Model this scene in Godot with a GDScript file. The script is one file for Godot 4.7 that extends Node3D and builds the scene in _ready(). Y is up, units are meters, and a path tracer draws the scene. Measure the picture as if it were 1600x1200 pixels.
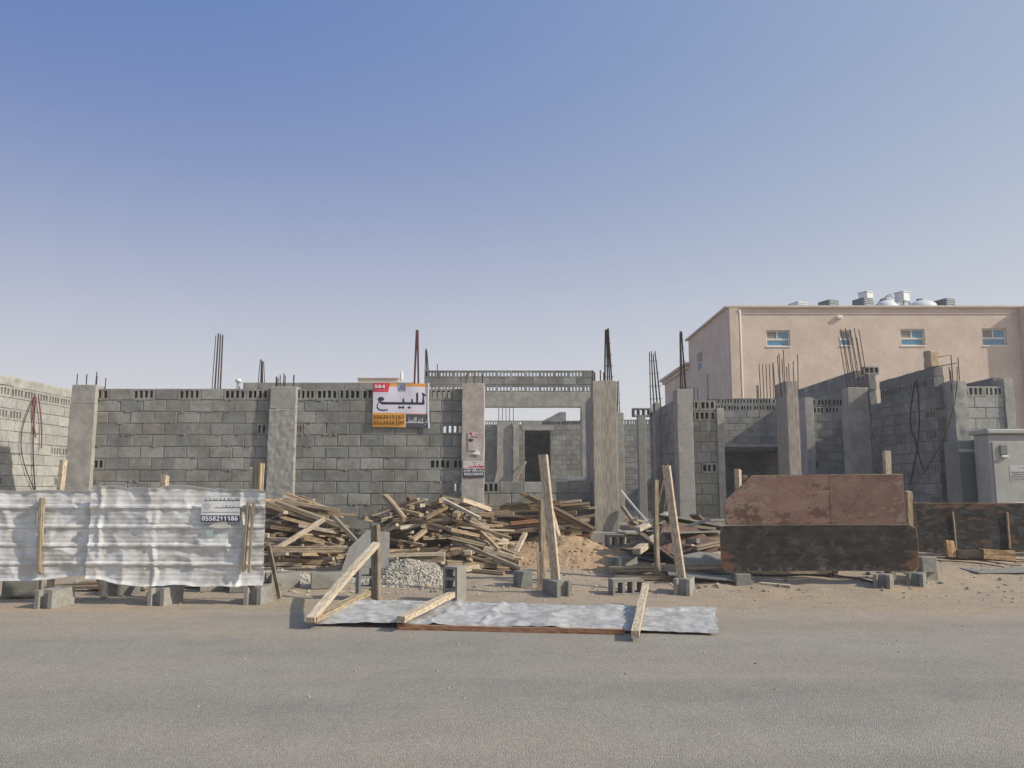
extends Node3D
# A block-work villa under construction behind a street-side hoarding, seen from the road.
# x to the right, y up, distance from the camera along -z. Units are metres.

const EYE := 1.35
var rng := RandomNumberGenerator.new()
var used := {}
var M := {}
var mesh_cache := {}
var gnoise := FastNoiseLite.new()
var cnoise := FastNoiseLite.new()
var fold := FastNoiseLite.new()

# ------------------------------------------------------------------ bookkeeping
func numbered(called: String) -> String:
	var n: int = used.get(called, 0)
	used[called] = n + 1
	return called if n == 0 else "%s_%03d" % [called, n]

func tag(o: Node, label: String, category: String, group := "", kind := "thing") -> void:
	o.set_meta("label", label)
	o.set_meta("category", category)
	o.set_meta("kind", kind)
	if group != "":
		o.set_meta("group", group)

func thing(called: String, label: String, category: String, at := Vector3.ZERO, yaw := 0.0, group := "") -> Node3D:
	var o := Node3D.new()
	o.name = numbered(called)
	add_child(o)
	o.position = at
	o.rotation.y = yaw
	tag(o, label, category, group)
	return o

func part(mesh: Mesh, called: String, m: Material, parent: Node, xf := Transform3D.IDENTITY) -> MeshInstance3D:
	var o := MeshInstance3D.new()
	o.name = called
	o.mesh = mesh
	o.material_override = m
	o.transform = xf
	parent.add_child(o, true)
	return o

func solo(mesh: Mesh, called: String, m: Material, label: String, category: String, xf: Transform3D, group := "") -> MeshInstance3D:
	var o := MeshInstance3D.new()
	o.name = numbered(called)
	o.mesh = mesh
	o.material_override = m
	o.transform = xf
	add_child(o)
	tag(o, label, category, group)
	return o

func structure(mesh: Mesh, called: String, m: Material) -> MeshInstance3D:
	var o := MeshInstance3D.new()
	o.name = numbered(called)
	o.mesh = mesh
	o.material_override = m
	o.set_meta("kind", "structure")
	add_child(o)
	return o

func xf(at: Vector3, yaw := 0.0, pitch := 0.0, roll := 0.0) -> Transform3D:
	# local x is the long axis: roll about it, then pitch (nose up for +), then yaw
	var b := Basis(Vector3.UP, yaw) * Basis(Vector3(0, 0, 1), pitch) * Basis(Vector3(1, 0, 0), roll)
	return Transform3D(b, at)

# a bar that runs from a to b with its local x along it
func along(a: Vector3, b: Vector3, roll := 0.0) -> Transform3D:
	var d := (b - a).normalized()
	var yaw := atan2(-d.z, d.x)
	return xf((a + b) * 0.5, yaw, asin(clampf(d.y, -1.0, 1.0)), roll)

# ------------------------------------------------------------------ mesh helpers
func begin() -> SurfaceTool:
	var st := SurfaceTool.new()
	st.begin(Mesh.PRIMITIVE_TRIANGLES)
	return st

func tri(st: SurfaceTool, a: Vector3, b: Vector3, c: Vector3, n: Vector3, ua := Vector2.ZERO, ub := Vector2.ZERO, uc := Vector2.ZERO) -> void:
	var flip := (b - a).cross(c - a).dot(n) > 0.0   # front faces run clockwise
	st.set_normal(n); st.set_uv(ua); st.add_vertex(a)
	if flip:
		st.set_normal(n); st.set_uv(uc); st.add_vertex(c)
		st.set_normal(n); st.set_uv(ub); st.add_vertex(b)
	else:
		st.set_normal(n); st.set_uv(ub); st.add_vertex(b)
		st.set_normal(n); st.set_uv(uc); st.add_vertex(c)

func quad(st: SurfaceTool, a: Vector3, b: Vector3, c: Vector3, d: Vector3, out: Vector3) -> void:
	var n := (b - a).cross(c - a)
	if n.length_squared() < 1e-14:
		n = (c - a).cross(d - a)
	n = n.normalized()
	if n.dot(out) < 0.0:
		n = -n
	var u := func(p: Vector3) -> Vector2:
		if absf(n.y) > 0.7: return Vector2(p.x, p.z)
		if absf(n.z) > 0.7: return Vector2(p.x, p.y)
		return Vector2(p.z + p.x, p.y)
	tri(st, a, b, c, n, u.call(a), u.call(b), u.call(c))
	tri(st, a, c, d, n, u.call(a), u.call(c), u.call(d))

func box_to(st: SurfaceTool, lo: Vector3, hi: Vector3) -> void:
	var p := [Vector3(lo.x, lo.y, lo.z), Vector3(hi.x, lo.y, lo.z), Vector3(hi.x, hi.y, lo.z), Vector3(lo.x, hi.y, lo.z),
		Vector3(lo.x, lo.y, hi.z), Vector3(hi.x, lo.y, hi.z), Vector3(hi.x, hi.y, hi.z), Vector3(lo.x, hi.y, hi.z)]
	quad(st, p[4], p[5], p[6], p[7], Vector3(0, 0, 1))
	quad(st, p[1], p[0], p[3], p[2], Vector3(0, 0, -1))
	quad(st, p[0], p[4], p[7], p[3], Vector3(-1, 0, 0))
	quad(st, p[5], p[1], p[2], p[6], Vector3(1, 0, 0))
	quad(st, p[3], p[7], p[6], p[2], Vector3(0, 1, 0))
	quad(st, p[0], p[1], p[5], p[4], Vector3(0, -1, 0))

# a box with chamfered edges (44 triangles); centred on c
func cbox_to(st: SurfaceTool, c: Vector3, s: Vector3, r: float) -> void:
	var h := s * 0.5
	for ax in 3:
		for sg in [-1.0, 1.0]:
			var b := (ax + 1) % 3
			var d := (ax + 2) % 3
			var q := []
			for k in [[-1, -1], [1, -1], [1, 1], [-1, 1]]:
				var v := Vector3.ZERO
				v[ax] = h[ax] * sg
				v[b] = (h[b] - r) * k[0]
				v[d] = (h[d] - r) * k[1]
				q.append(c + v)
			var n := Vector3.ZERO
			n[ax] = sg
			quad(st, q[0], q[1], q[2], q[3], n)
	for ax in 3:
		var b := (ax + 1) % 3
		var d := (ax + 2) % 3
		for sb in [-1.0, 1.0]:
			for sd in [-1.0, 1.0]:
				var q := []
				for k in [[-1, 0], [1, 0], [1, 1], [-1, 1]]:
					var v := Vector3.ZERO
					v[ax] = (h[ax] - r) * k[0]
					v[b] = (h[b] if k[1] == 0 else h[b] - r) * sb
					v[d] = (h[d] - r if k[1] == 0 else h[d]) * sd
					q.append(c + v)
				var n := Vector3.ZERO
				n[b] = sb
				n[d] = sd
				quad(st, q[0], q[1], q[2], q[3], n)
	for sx in [-1.0, 1.0]:
		for sy in [-1.0, 1.0]:
			for sz in [-1.0, 1.0]:
				var sgn := Vector3(sx, sy, sz)
				tri(st, c + Vector3(h.x, h.y - r, h.z - r) * sgn, c + Vector3(h.x - r, h.y, h.z - r) * sgn, c + Vector3(h.x - r, h.y - r, h.z) * sgn, sgn.normalized())

func cbox(s: Vector3, r := 0.004) -> ArrayMesh:
	var key := "c%.3f_%.3f_%.3f_%.4f" % [s.x, s.y, s.z, r]
	if not mesh_cache.has(key):
		var st := begin()
		cbox_to(st, Vector3.ZERO, s, r)
		mesh_cache[key] = st.commit()
	return mesh_cache[key]

# a box cut into a grid, with rounded edges and a noise-shaken surface (cast concrete, rough timber)
func rough_box(s: Vector3, r: float, step: float, amp: float, seed_: int, freq := 3.0) -> ArrayMesh:
	var st := begin()
	st.set_smooth_group(0)
	var h := s * 0.5
	var nz := FastNoiseLite.new()
	nz.seed = seed_
	nz.frequency = freq
	nz.fractal_octaves = 3
	var lines := []
	for ax in 3:
		var l := [-h[ax], -h[ax] + r, -h[ax] + r + 0.006]
		var span := s[ax] - 2 * r
		var n := maxi(1, int(round(span / step)))
		for k in range(1, n):
			l.append(-h[ax] + r + span * k / n)
		l.append(h[ax] - r - 0.006)
		l.append(h[ax] - r)
		l.append(h[ax])
		lines.append(l)
	var place := func(p: Vector3) -> Vector3:
		var inner := p.clamp(-h + Vector3.ONE * r, h - Vector3.ONE * r)
		var d := p - inner
		if d.length() > 1e-6:
			p = inner + d.normalized() * minf(r, d.length())
		return p + Vector3(nz.get_noise_3dv(p), nz.get_noise_3dv(p + Vector3(37, 0, 0)) * 0.5, nz.get_noise_3dv(p + Vector3(0, 51, 0))) * amp
	for ax in 3:
		var b := (ax + 1) % 3
		var d := (ax + 2) % 3
		for sg in [-1.0, 1.0]:
			var out := Vector3.ZERO
			out[ax] = sg
			for i in lines[b].size() - 1:
				for j in lines[d].size() - 1:
					var q := []
					for k in [[0, 0], [1, 0], [1, 1], [0, 1]]:
						var v := Vector3.ZERO
						v[ax] = h[ax] * sg
						v[b] = lines[b][i + k[0]]
						v[d] = lines[d][j + k[1]]
						q.append(v)
					var P := [place.call(q[0]), place.call(q[1]), place.call(q[2]), place.call(q[3])]
					var cw: bool = (q[1] - q[0]).cross(q[2] - q[0]).dot(out) < 0.0
					var order := [0, 1, 2, 0, 2, 3] if cw else [0, 2, 1, 0, 3, 2]
					for o in order:
						var uv := Vector2(q[o].x, q[o].y + q[o].z)
						st.set_uv(uv)
						st.add_vertex(P[o])
	st.generate_normals()
	return st.commit()

# polygon in the x-y plane pushed along z by depth (centred)
func prism(pts: PackedVector2Array, depth: float) -> ArrayMesh:
	var st := begin()
	var t := Geometry2D.triangulate_polygon(pts)
	var z := depth * 0.5
	for i in range(0, t.size(), 3):
		var a := pts[t[i]]
		var b := pts[t[i + 1]]
		var c := pts[t[i + 2]]
		for sg in [-1.0, 1.0]:
			tri(st, Vector3(a.x, a.y, z * sg), Vector3(b.x, b.y, z * sg), Vector3(c.x, c.y, z * sg), Vector3(0, 0, sg), a, b, c)
	var area := 0.0
	for i in pts.size():
		area += pts[i].cross(pts[(i + 1) % pts.size()])
	for i in pts.size():
		var a := pts[i]
		var b := pts[(i + 1) % pts.size()]
		var e := (b - a).normalized()
		var n := Vector3(e.y, -e.x, 0) * signf(area)
		quad(st, Vector3(a.x, a.y, -z), Vector3(b.x, b.y, -z), Vector3(b.x, b.y, z), Vector3(a.x, a.y, z), n)
	return st.commit()

func tube(points: Array, r: float, sides := 7) -> ArrayMesh:
	var st := begin()
	st.set_smooth_group(0)
	var rings := []
	var ref := Vector3(0.13, 0.31, 0.94).normalized()
	for i in points.size():
		var p: Vector3 = points[i]
		var a: Vector3 = points[maxi(i - 1, 0)]
		var b: Vector3 = points[mini(i + 1, points.size() - 1)]
		var d := (b - a).normalized()
		var u := d.cross(ref)
		if u.length() < 0.1:
			u = d.cross(Vector3.RIGHT)
		u = u.normalized()
		var v := d.cross(u)
		var ring := []
		for k in sides:
			var an := TAU * k / sides
			ring.append(p + (u * cos(an) + v * sin(an)) * r)
		rings.append(ring)
	for i in rings.size() - 1:
		for k in sides:
			var a: Vector3 = rings[i][k]
			var b: Vector3 = rings[i][(k + 1) % sides]
			var c: Vector3 = rings[i + 1][(k + 1) % sides]
			var d: Vector3 = rings[i + 1][k]
			for v in [a, c, b, a, d, c]:
				st.add_vertex(v)
	for e in [0, rings.size() - 1]:
		var m: Vector3 = points[e]
		for k in sides:
			var a: Vector3 = rings[e][k]
			var b: Vector3 = rings[e][(k + 1) % sides]
			for v in ([m, a, b] if e == 0 else [m, b, a]):
				st.add_vertex(v)
	st.generate_normals()
	return st.commit()

# a straight sided sheet of wall with rectangular openings; x from 0 to w, y from 0 to h, front at z = 0, back at -t
func pierced(w: float, h: float, t: float, holes: Array) -> ArrayMesh:
	var st := begin()
	var xs := [0.0, w]
	var ys := [0.0, h]
	for o in holes:
		xs.append_array([o[0], o[1]])
		ys.append_array([o[2], o[3]])
	xs.sort()
	ys.sort()
	for i in xs.size() - 1:
		for j in ys.size() - 1:
			var a: float = xs[i]
			var b: float = xs[i + 1]
			var c: float = ys[j]
			var d: float = ys[j + 1]
			if b - a < 1e-5 or d - c < 1e-5:
				continue
			var gap := false
			for o in holes:
				if a >= o[0] - 1e-5 and b <= o[1] + 1e-5 and c >= o[2] - 1e-5 and d <= o[3] + 1e-5:
					gap = true
			if gap:
				continue
			quad(st, Vector3(a, c, 0), Vector3(b, c, 0), Vector3(b, d, 0), Vector3(a, d, 0), Vector3(0, 0, 1))
			quad(st, Vector3(a, c, -t), Vector3(b, c, -t), Vector3(b, d, -t), Vector3(a, d, -t), Vector3(0, 0, -1))
	var rim := func(a: float, b: float, c: float, d: float, sg: float) -> void:
		quad(st, Vector3(a, c, 0), Vector3(a, d, 0), Vector3(a, d, -t), Vector3(a, c, -t), Vector3(-sg, 0, 0))
		quad(st, Vector3(b, c, 0), Vector3(b, d, 0), Vector3(b, d, -t), Vector3(b, c, -t), Vector3(sg, 0, 0))
		quad(st, Vector3(a, c, 0), Vector3(b, c, 0), Vector3(b, c, -t), Vector3(a, c, -t), Vector3(0, -sg, 0))
		quad(st, Vector3(a, d, 0), Vector3(b, d, 0), Vector3(b, d, -t), Vector3(a, d, -t), Vector3(0, sg, 0))
	rim.call(0.0, w, 0.0, h, 1.0)
	for o in holes:
		rim.call(o[0], o[1], o[2], o[3], -1.0)
	return st.commit()

# sheet over a grid, pushed off by f(u, v) -> Vector3, with a thickness
func sheet(nu: int, nv: int, f: Callable, thick: float) -> ArrayMesh:
	var st := begin()
	st.set_smooth_group(0)
	var P := []
	for i in nu + 1:
		var row := []
		for j in nv + 1:
			row.append(f.call(float(i) / nu, float(j) / nv))
		P.append(row)
	var N := []
	for i in nu + 1:
		var row := []
		for j in nv + 1:
			var du: Vector3 = P[mini(i + 1, nu)][j] - P[maxi(i - 1, 0)][j]
			var dv: Vector3 = P[i][mini(j + 1, nv)] - P[i][maxi(j - 1, 0)]
			row.append(du.cross(dv).normalized())
		N.append(row)
	var put := func(i: int, j: int, side: float) -> void:
		st.set_uv(Vector2(float(i) / nu, float(j) / nv))
		st.set_normal(N[i][j] * side)
		st.add_vertex(P[i][j] + N[i][j] * thick * (0.5 * side))
	for i in nu:
		for j in nv:
			for k in [[0, 0], [1, 1], [1, 0], [0, 0], [0, 1], [1, 1]]:
				put.call(i + k[0], j + k[1], 1.0)
			for k in [[0, 0], [1, 0], [1, 1], [0, 0], [1, 1], [0, 1]]:
				put.call(i + k[0], j + k[1], -1.0)
	var edge := func(i0: int, j0: int, i1: int, j1: int, out: Vector3) -> void:
		var a: Vector3 = P[i0][j0]
		var b: Vector3 = P[i1][j1]
		var na: Vector3 = N[i0][j0] * thick * 0.5
		var nb: Vector3 = N[i1][j1] * thick * 0.5
		quad(st, a - na, b - nb, b + nb, a + na, out)
	for i in nu:
		edge.call(i, 0, i + 1, 0, P[i][0] - P[i][1])
		edge.call(i, nv, i + 1, nv, P[i][nv] - P[i][nv - 1])
	for j in nv:
		edge.call(0, j, 0, j + 1, P[0][j] - P[1][j])
		edge.call(nu, j, nu, j + 1, P[nu][j] - P[nu - 1][j])
	return st.commit()

func lathe(profile: Array, sides := 20) -> ArrayMesh:
	var st := begin()
	st.set_smooth_group(0)
	for i in profile.size() - 1:
		for k in sides:
			var q := []
			for e in [[i, k], [i, k + 1], [i + 1, k + 1], [i + 1, k]]:
				var an: float = TAU * e[1] / sides
				var pr: Vector2 = profile[e[0]]
				q.append(Vector3(cos(an) * pr.x, pr.y, sin(an) * pr.x))
			for v in [q[0], q[1], q[2], q[0], q[2], q[3]]:
				st.add_vertex(v)
	st.generate_normals()
	return st.commit()

# ------------------------------------------------------------------ textures and materials
func seamless(size: int, freq: float, seed_: int, oct := 4, type := FastNoiseLite.TYPE_SIMPLEX_SMOOTH) -> PackedByteArray:
	var n := FastNoiseLite.new()
	n.noise_type = type
	n.seed = seed_
	n.frequency = freq
	n.fractal_octaves = oct
	var img := n.get_seamless_image(size, size)
	img.convert(Image.FORMAT_L8)
	return img.get_data()

func to_tex(size: int, data: PackedByteArray) -> ImageTexture:
	var img := Image.create_from_data(size, size, false, Image.FORMAT_RGB8, data)
	return ImageTexture.create_from_image(img)

func normal_of(size: int, grey: PackedByteArray, strength: float) -> ImageTexture:
	var img := Image.create_from_data(size, size, false, Image.FORMAT_L8, grey)
	img.convert(Image.FORMAT_RGBA8)
	img.bump_map_to_normal_map(strength)
	return ImageTexture.create_from_image(img)

# two-colour ramp of layered noise; layers = [[bytes, weight], ...]; adds random per-pixel grain
func ramp_tex(size: int, layers: Array, dark: Color, light: Color, grain: float, lo := 0.25, hi := 0.75) -> ImageTexture:
	var out := PackedByteArray()
	out.resize(size * size * 3)
	var r := RandomNumberGenerator.new()
	r.seed = 77
	for i in size * size:
		var v := 0.0
		for l in layers:
			v += float(l[0][i]) / 255.0 * l[1]
		v = clampf((v - lo) / (hi - lo), 0.0, 1.0)
		var g := 1.0 + (r.randf() - 0.5) * grain
		out[i * 3] = int(clampf(lerpf(dark.r, light.r, v) * g, 0, 1) * 255)
		out[i * 3 + 1] = int(clampf(lerpf(dark.g, light.g, v) * g, 0, 1) * 255)
		out[i * 3 + 2] = int(clampf(lerpf(dark.b, light.b, v) * g, 0, 1) * 255)
	return to_tex(size, out)

func lin(r: float, g: float, b: float) -> Color:
	return Color(r, g, b).linear_to_srgb()

func mat(tex: Texture2D, color: Color, rough := 0.9, scale := 1.0, normal: Texture2D = null, nscale := 1.0, tri_world := true) -> StandardMaterial3D:
	var m := StandardMaterial3D.new()
	m.albedo_color = color
	if tex:
		m.albedo_texture = tex
	m.roughness = rough
	m.metallic_specular = 0.3
	if tri_world:
		m.uv1_triplanar = true
		m.uv1_world_triplanar = true
	m.uv1_scale = Vector3.ONE * scale
	if normal:
		m.normal_enabled = true
		m.normal_texture = normal
		m.normal_scale = nscale
	return m

func make_materials() -> void:
	var W := Color(1, 1, 1)
	var S := 512
	var fine := seamless(S, 0.09, 11, 4)
	var mid := seamless(S, 0.02, 12, 4)
	var wide := seamless(S, 0.006, 13, 5)
	var cell := seamless(S, 0.06, 14, 2, FastNoiseLite.TYPE_CELLULAR)
	# concrete: fine pores, mid blotches, wide stains
	var conc := ramp_tex(S, [[fine, 0.35], [mid, 0.35], [wide, 0.3]], Color(0.86, 0.855, 0.84), Color(1, 1, 1), 0.08, 0.3, 0.7)
	var conc_n := normal_of(S, fine, 2.2)
	var stain := ramp_tex(S, [[wide, 0.6], [mid, 0.4]], Color(0.87, 0.86, 0.845), Color(1, 0.995, 0.985), 0.05, 0.30, 0.70)
	var weather := ramp_tex(S, [[wide, 0.5], [seamless(S, 0.013, 19, 5), 0.5]], Color(0.885, 0.88, 0.865), Color(1, 1, 1), 0.04, 0.34, 0.60)
	# block tones: cast blocks from different batches
	M.blocks = []
	for c in [[0.335, 0.328, 0.305], [0.315, 0.315, 0.302], [0.358, 0.350, 0.325], [0.278, 0.283, 0.275], [0.350, 0.330, 0.298], [0.322, 0.318, 0.296], [0.385, 0.378, 0.352]]:
		var m := mat(conc, lin(c[0], c[1], c[2]), 0.95, 0.9, conc_n, 0.7)
		m.detail_enabled = true
		m.detail_blend_mode = BaseMaterial3D.BLEND_MODE_MUL
		m.detail_albedo = weather
		m.detail_uv_layer = BaseMaterial3D.DETAIL_UV_2
		m.uv2_triplanar = true
		m.uv2_world_triplanar = true
		m.uv2_scale = Vector3.ONE * 0.31
		M.blocks.append(m)
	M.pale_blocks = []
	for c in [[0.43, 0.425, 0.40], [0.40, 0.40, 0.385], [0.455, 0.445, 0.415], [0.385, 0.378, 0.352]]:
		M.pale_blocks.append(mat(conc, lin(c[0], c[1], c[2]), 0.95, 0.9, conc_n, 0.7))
	M.mortar = mat(conc, lin(0.235, 0.23, 0.215), 0.97, 1.3, conc_n, 1.0)
	M.render = mat(stain, lin(0.40, 0.39, 0.36), 0.95, 0.6, conc_n, 0.5)
	M.column = mat(stain, lin(0.395, 0.378, 0.350), 0.93, 0.55, conc_n, 0.45)
	M.pinkcol = mat(stain, lin(0.48, 0.435, 0.40), 0.93, 0.8, conc_n, 0.5)
	M.roughcol = mat(conc, lin(0.40, 0.385, 0.36), 0.96, 2.2, conc_n, 1.6)
	# board-marked concrete: streaks that run up the column
	var streak := PackedByteArray()
	streak.resize(S * S)
	var sn := FastNoiseLite.new()
	sn.seed = 5
	sn.frequency = 0.03
	sn.fractal_octaves = 4
	for y in S:
		for x in S:
			var an := TAU * x / S
			streak[y * S + x] = int(clampf(0.5 + 0.75 * sn.get_noise_3d(cos(an) * 81.0, sin(an) * 81.0, absf(y - S / 2.0) * 0.12), 0, 1) * 255)
	var board_tex := ramp_tex(S, [[streak, 0.65], [fine, 0.35]], Color(0.82, 0.80, 0.77), Color(1, 0.99, 0.97), 0.06, 0.3, 0.7)
	M.boardcol = mat(board_tex, lin(0.40, 0.368, 0.33), 0.94, 1.7, normal_of(S, streak, 2.0), 0.4)
	M.jamb = M.column
	# timber: grain along u
	var grain := PackedByteArray()
	grain.resize(S * S)
	for y in S:
		for x in S:
			var an := TAU * x / S
			grain[y * S + x] = int(clampf(0.5 + 0.7 * sn.get_noise_3d(cos(an) * 9.0 + 300.0, sin(an) * 9.0, absf(y - S / 2.0) * 1.1), 0, 1) * 255)
	var wood_tex := ramp_tex(S, [[grain, 0.6], [fine, 0.15], [mid, 0.25]], Color(0.62, 0.57, 0.50), Color(1, 0.98, 0.94), 0.08, 0.3, 0.68)
	var spat := ramp_tex(S, [[grain, 0.35], [mid, 0.4], [cell, 0.25]], Color(0.76, 0.72, 0.67), Color(1, 0.99, 0.97), 0.08, 0.30, 0.62)
	var wood_n := normal_of(S, grain, 2.5)
	M.woods = []
	for c in [[0.52, 0.445, 0.35], [0.45, 0.375, 0.285], [0.60, 0.53, 0.43], [0.33, 0.275, 0.215], [0.50, 0.42, 0.325], [0.50, 0.385, 0.27], [0.44, 0.395, 0.335], [0.30, 0.235, 0.175], [0.60, 0.55, 0.47]]:
		var m := mat(wood_tex if M.woods.size() % 3 != 2 else spat, lin(c[0], c[1], c[2]), 0.9, 1.0, wood_n, 0.8, false)
		m.uv1_scale = Vector3(0.6, 2.6, 1)
		m.uv1_offset = Vector3(0.13 * M.woods.size(), 0.29 * M.woods.size(), 0)
		M.woods.append(m)
	M.tone = {}
	for k in M.woods.size():
		M.tone[M.woods[k]] = ["sandy", "tan", "pale", "dark brown", "light tan", "orange tan", "weathered", "darkest", "bleached"][k]
	M.paletimber = mat(spat, lin(0.60, 0.52, 0.42), 0.92, 1.0, wood_n, 0.8, false)
	M.paletimber.uv1_scale = Vector3(0.9, 2.6, 1)
	M.greytimber = mat(wood_tex, lin(0.36, 0.325, 0.275), 0.92, 1.0, wood_n, 0.8, false)
	M.greytimber.uv1_scale = Vector3(0.6, 2.6, 1)
	M.redtimber = mat(spat, lin(0.36, 0.20, 0.13), 0.9, 1.0, wood_n, 0.8, false)
	M.redtimber.uv1_scale = Vector3(0.8, 2.6, 1)
	# worn painted metal
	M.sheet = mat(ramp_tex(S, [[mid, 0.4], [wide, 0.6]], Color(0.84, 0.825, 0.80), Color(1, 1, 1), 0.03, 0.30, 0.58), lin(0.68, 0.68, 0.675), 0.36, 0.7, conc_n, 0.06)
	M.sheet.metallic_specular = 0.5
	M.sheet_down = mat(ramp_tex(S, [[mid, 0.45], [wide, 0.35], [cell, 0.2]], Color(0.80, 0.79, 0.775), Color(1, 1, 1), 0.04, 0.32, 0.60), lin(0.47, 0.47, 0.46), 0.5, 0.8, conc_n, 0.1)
	# film-faced formwork boards, peeling
	M.redboard = mat(panel_tex(S, 1), lin(1, 1, 1), 0.8, 1.0, wood_n, 0.4, false)
	M.blackboard = mat(panel_tex(S, 2), lin(1, 1, 1), 0.75, 1.0, wood_n, 0.4, false)
	M.mixboard = mat(panel_tex(S, 3), lin(1, 1, 1), 0.8, 1.0, wood_n, 0.4, false)
	M.darkply = mat(spat, lin(0.15, 0.125, 0.105), 0.85, 1.2, wood_n, 0.5)
	M.greyply = mat(conc, lin(0.27, 0.262, 0.248), 0.85, 1.2, conc_n, 0.5)
	M.steel = mat(ramp_tex(256, [[seamless(256, 0.05, 31), 1.0]], Color(0.6, 0.5, 0.45), Color(1, 1, 1), 0.15), lin(0.085, 0.062, 0.055), 0.8, 3.0)
	M.redsteel = mat(null, lin(0.13, 0.05, 0.045), 0.75)
	M.hose = mat(null, lin(0.26, 0.07, 0.075), 0.6)
	M.cable = mat(null, lin(0.05, 0.035, 0.035), 0.6)
	# ground
	var T := 1024
	var gf := seamless(T, 0.22, 41, 3)
	var gm := seamless(T, 0.035, 42, 4)
	var gw := seamless(T, 0.006, 43, 4)
	var gc := seamless(T, 0.10, 44, 1, FastNoiseLite.TYPE_CELLULAR)
	M.road = mat(ramp_tex(T, [[gf, 0.40], [gm, 0.22], [gc, 0.28], [gw, 0.10]], Color(0.84, 0.835, 0.825), Color(1.0, 0.99, 0.975), 0.13, 0.30, 0.66), W, 0.92, 0.42, normal_of(T, gf, 3.0), 0.9)
	M.road.vertex_color_use_as_albedo = true
	M.ground = mat(ramp_tex(T, [[gf, 0.35], [gm, 0.35], [gc, 0.15], [gw, 0.15]], Color(0.82, 0.80, 0.77), Color(1.0, 0.99, 0.97), 0.12, 0.32, 0.66), W, 0.96, 0.5, normal_of(T, gm, 2.0), 0.7)
	M.ground.vertex_color_use_as_albedo = true
	M.sand = mat(ramp_tex(S, [[fine, 0.5], [mid, 0.5]], Color(0.78, 0.74, 0.68), Color(1, 0.99, 0.97), 0.14, 0.3, 0.68), lin(0.47, 0.345, 0.235), 0.97, 1.2, normal_of(S, mid, 3.0), 1.0)
	M.stone = mat(conc, lin(0.56, 0.515, 0.43), 0.95, 4.0)
	M.stone2 = mat(conc, lin(0.40, 0.375, 0.325), 0.95, 4.0)
	M.pebble = mat(conc, lin(0.46, 0.40, 0.33), 0.95, 4.0)
	# neighbours
	var plas := ramp_tex(S, [[wide, 0.55], [mid, 0.3], [fine, 0.15]], Color(0.94, 0.93, 0.915), Color(1, 1, 1), 0.03, 0.32, 0.66)
	M.pink = mat(plas, lin(0.64, 0.525, 0.435), 0.93, 0.16, conc_n, 0.25)
	M.pinktrim = mat(plas, lin(0.60, 0.50, 0.42), 0.93, 0.3, conc_n, 0.25)
	M.white = mat(plas, lin(0.72, 0.72, 0.70), 0.6, 0.8)
	M.pipe = mat(null, lin(0.72, 0.66, 0.60), 0.5)
	M.tank = mat(plas, lin(0.66, 0.68, 0.68), 0.55, 0.8)
	M.glass = mat(null, lin(0.07, 0.22, 0.34), 0.12)
	M.glass.metallic_specular = 0.6
	M.screen = mat(null, lin(0.26, 0.235, 0.205), 0.8)
	M.frame = mat(null, lin(0.70, 0.64, 0.56), 0.5)
	M.ac = mat(null, lin(0.50, 0.51, 0.50), 0.5)
	M.acdark = mat(null, lin(0.11, 0.12, 0.13), 0.6)
	M.cabinet = mat(plas, lin(0.42, 0.42, 0.395), 0.55, 0.5)
	M.cabinet2 = mat(plas, lin(0.235, 0.245, 0.23), 0.6, 0.5)
	M.cabinet3 = mat(plas, lin(0.13, 0.15, 0.14), 0.6, 0.5)
	M.paint_white = mat(null, lin(0.78, 0.78, 0.80), 0.6)
	M.ink = mat(null, lin(0.02, 0.022, 0.04), 0.6)
	M.brown_ink = mat(null, lin(0.10, 0.045, 0.01), 0.6)
	M.bag = mat(plas, lin(0.62, 0.60, 0.55), 0.8, 1.5)
	M.teal = mat(null, lin(0.34, 0.47, 0.43), 0.7)
	M.tone[M.paletimber] = "spotted pale"
	M.tone[M.redtimber] = "reddish"
	M.tone[M.darkply] = "black"
	M.tone[M.greyply] = "slate grey"
	M.clay = mat(conc, lin(0.52, 0.40, 0.28), 0.95, 2.0, conc_n, 1.0)
	M.log = mat(wood_tex, lin(0.60, 0.44, 0.27), 0.9, 1.0, wood_n, 0.6, false)

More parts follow.
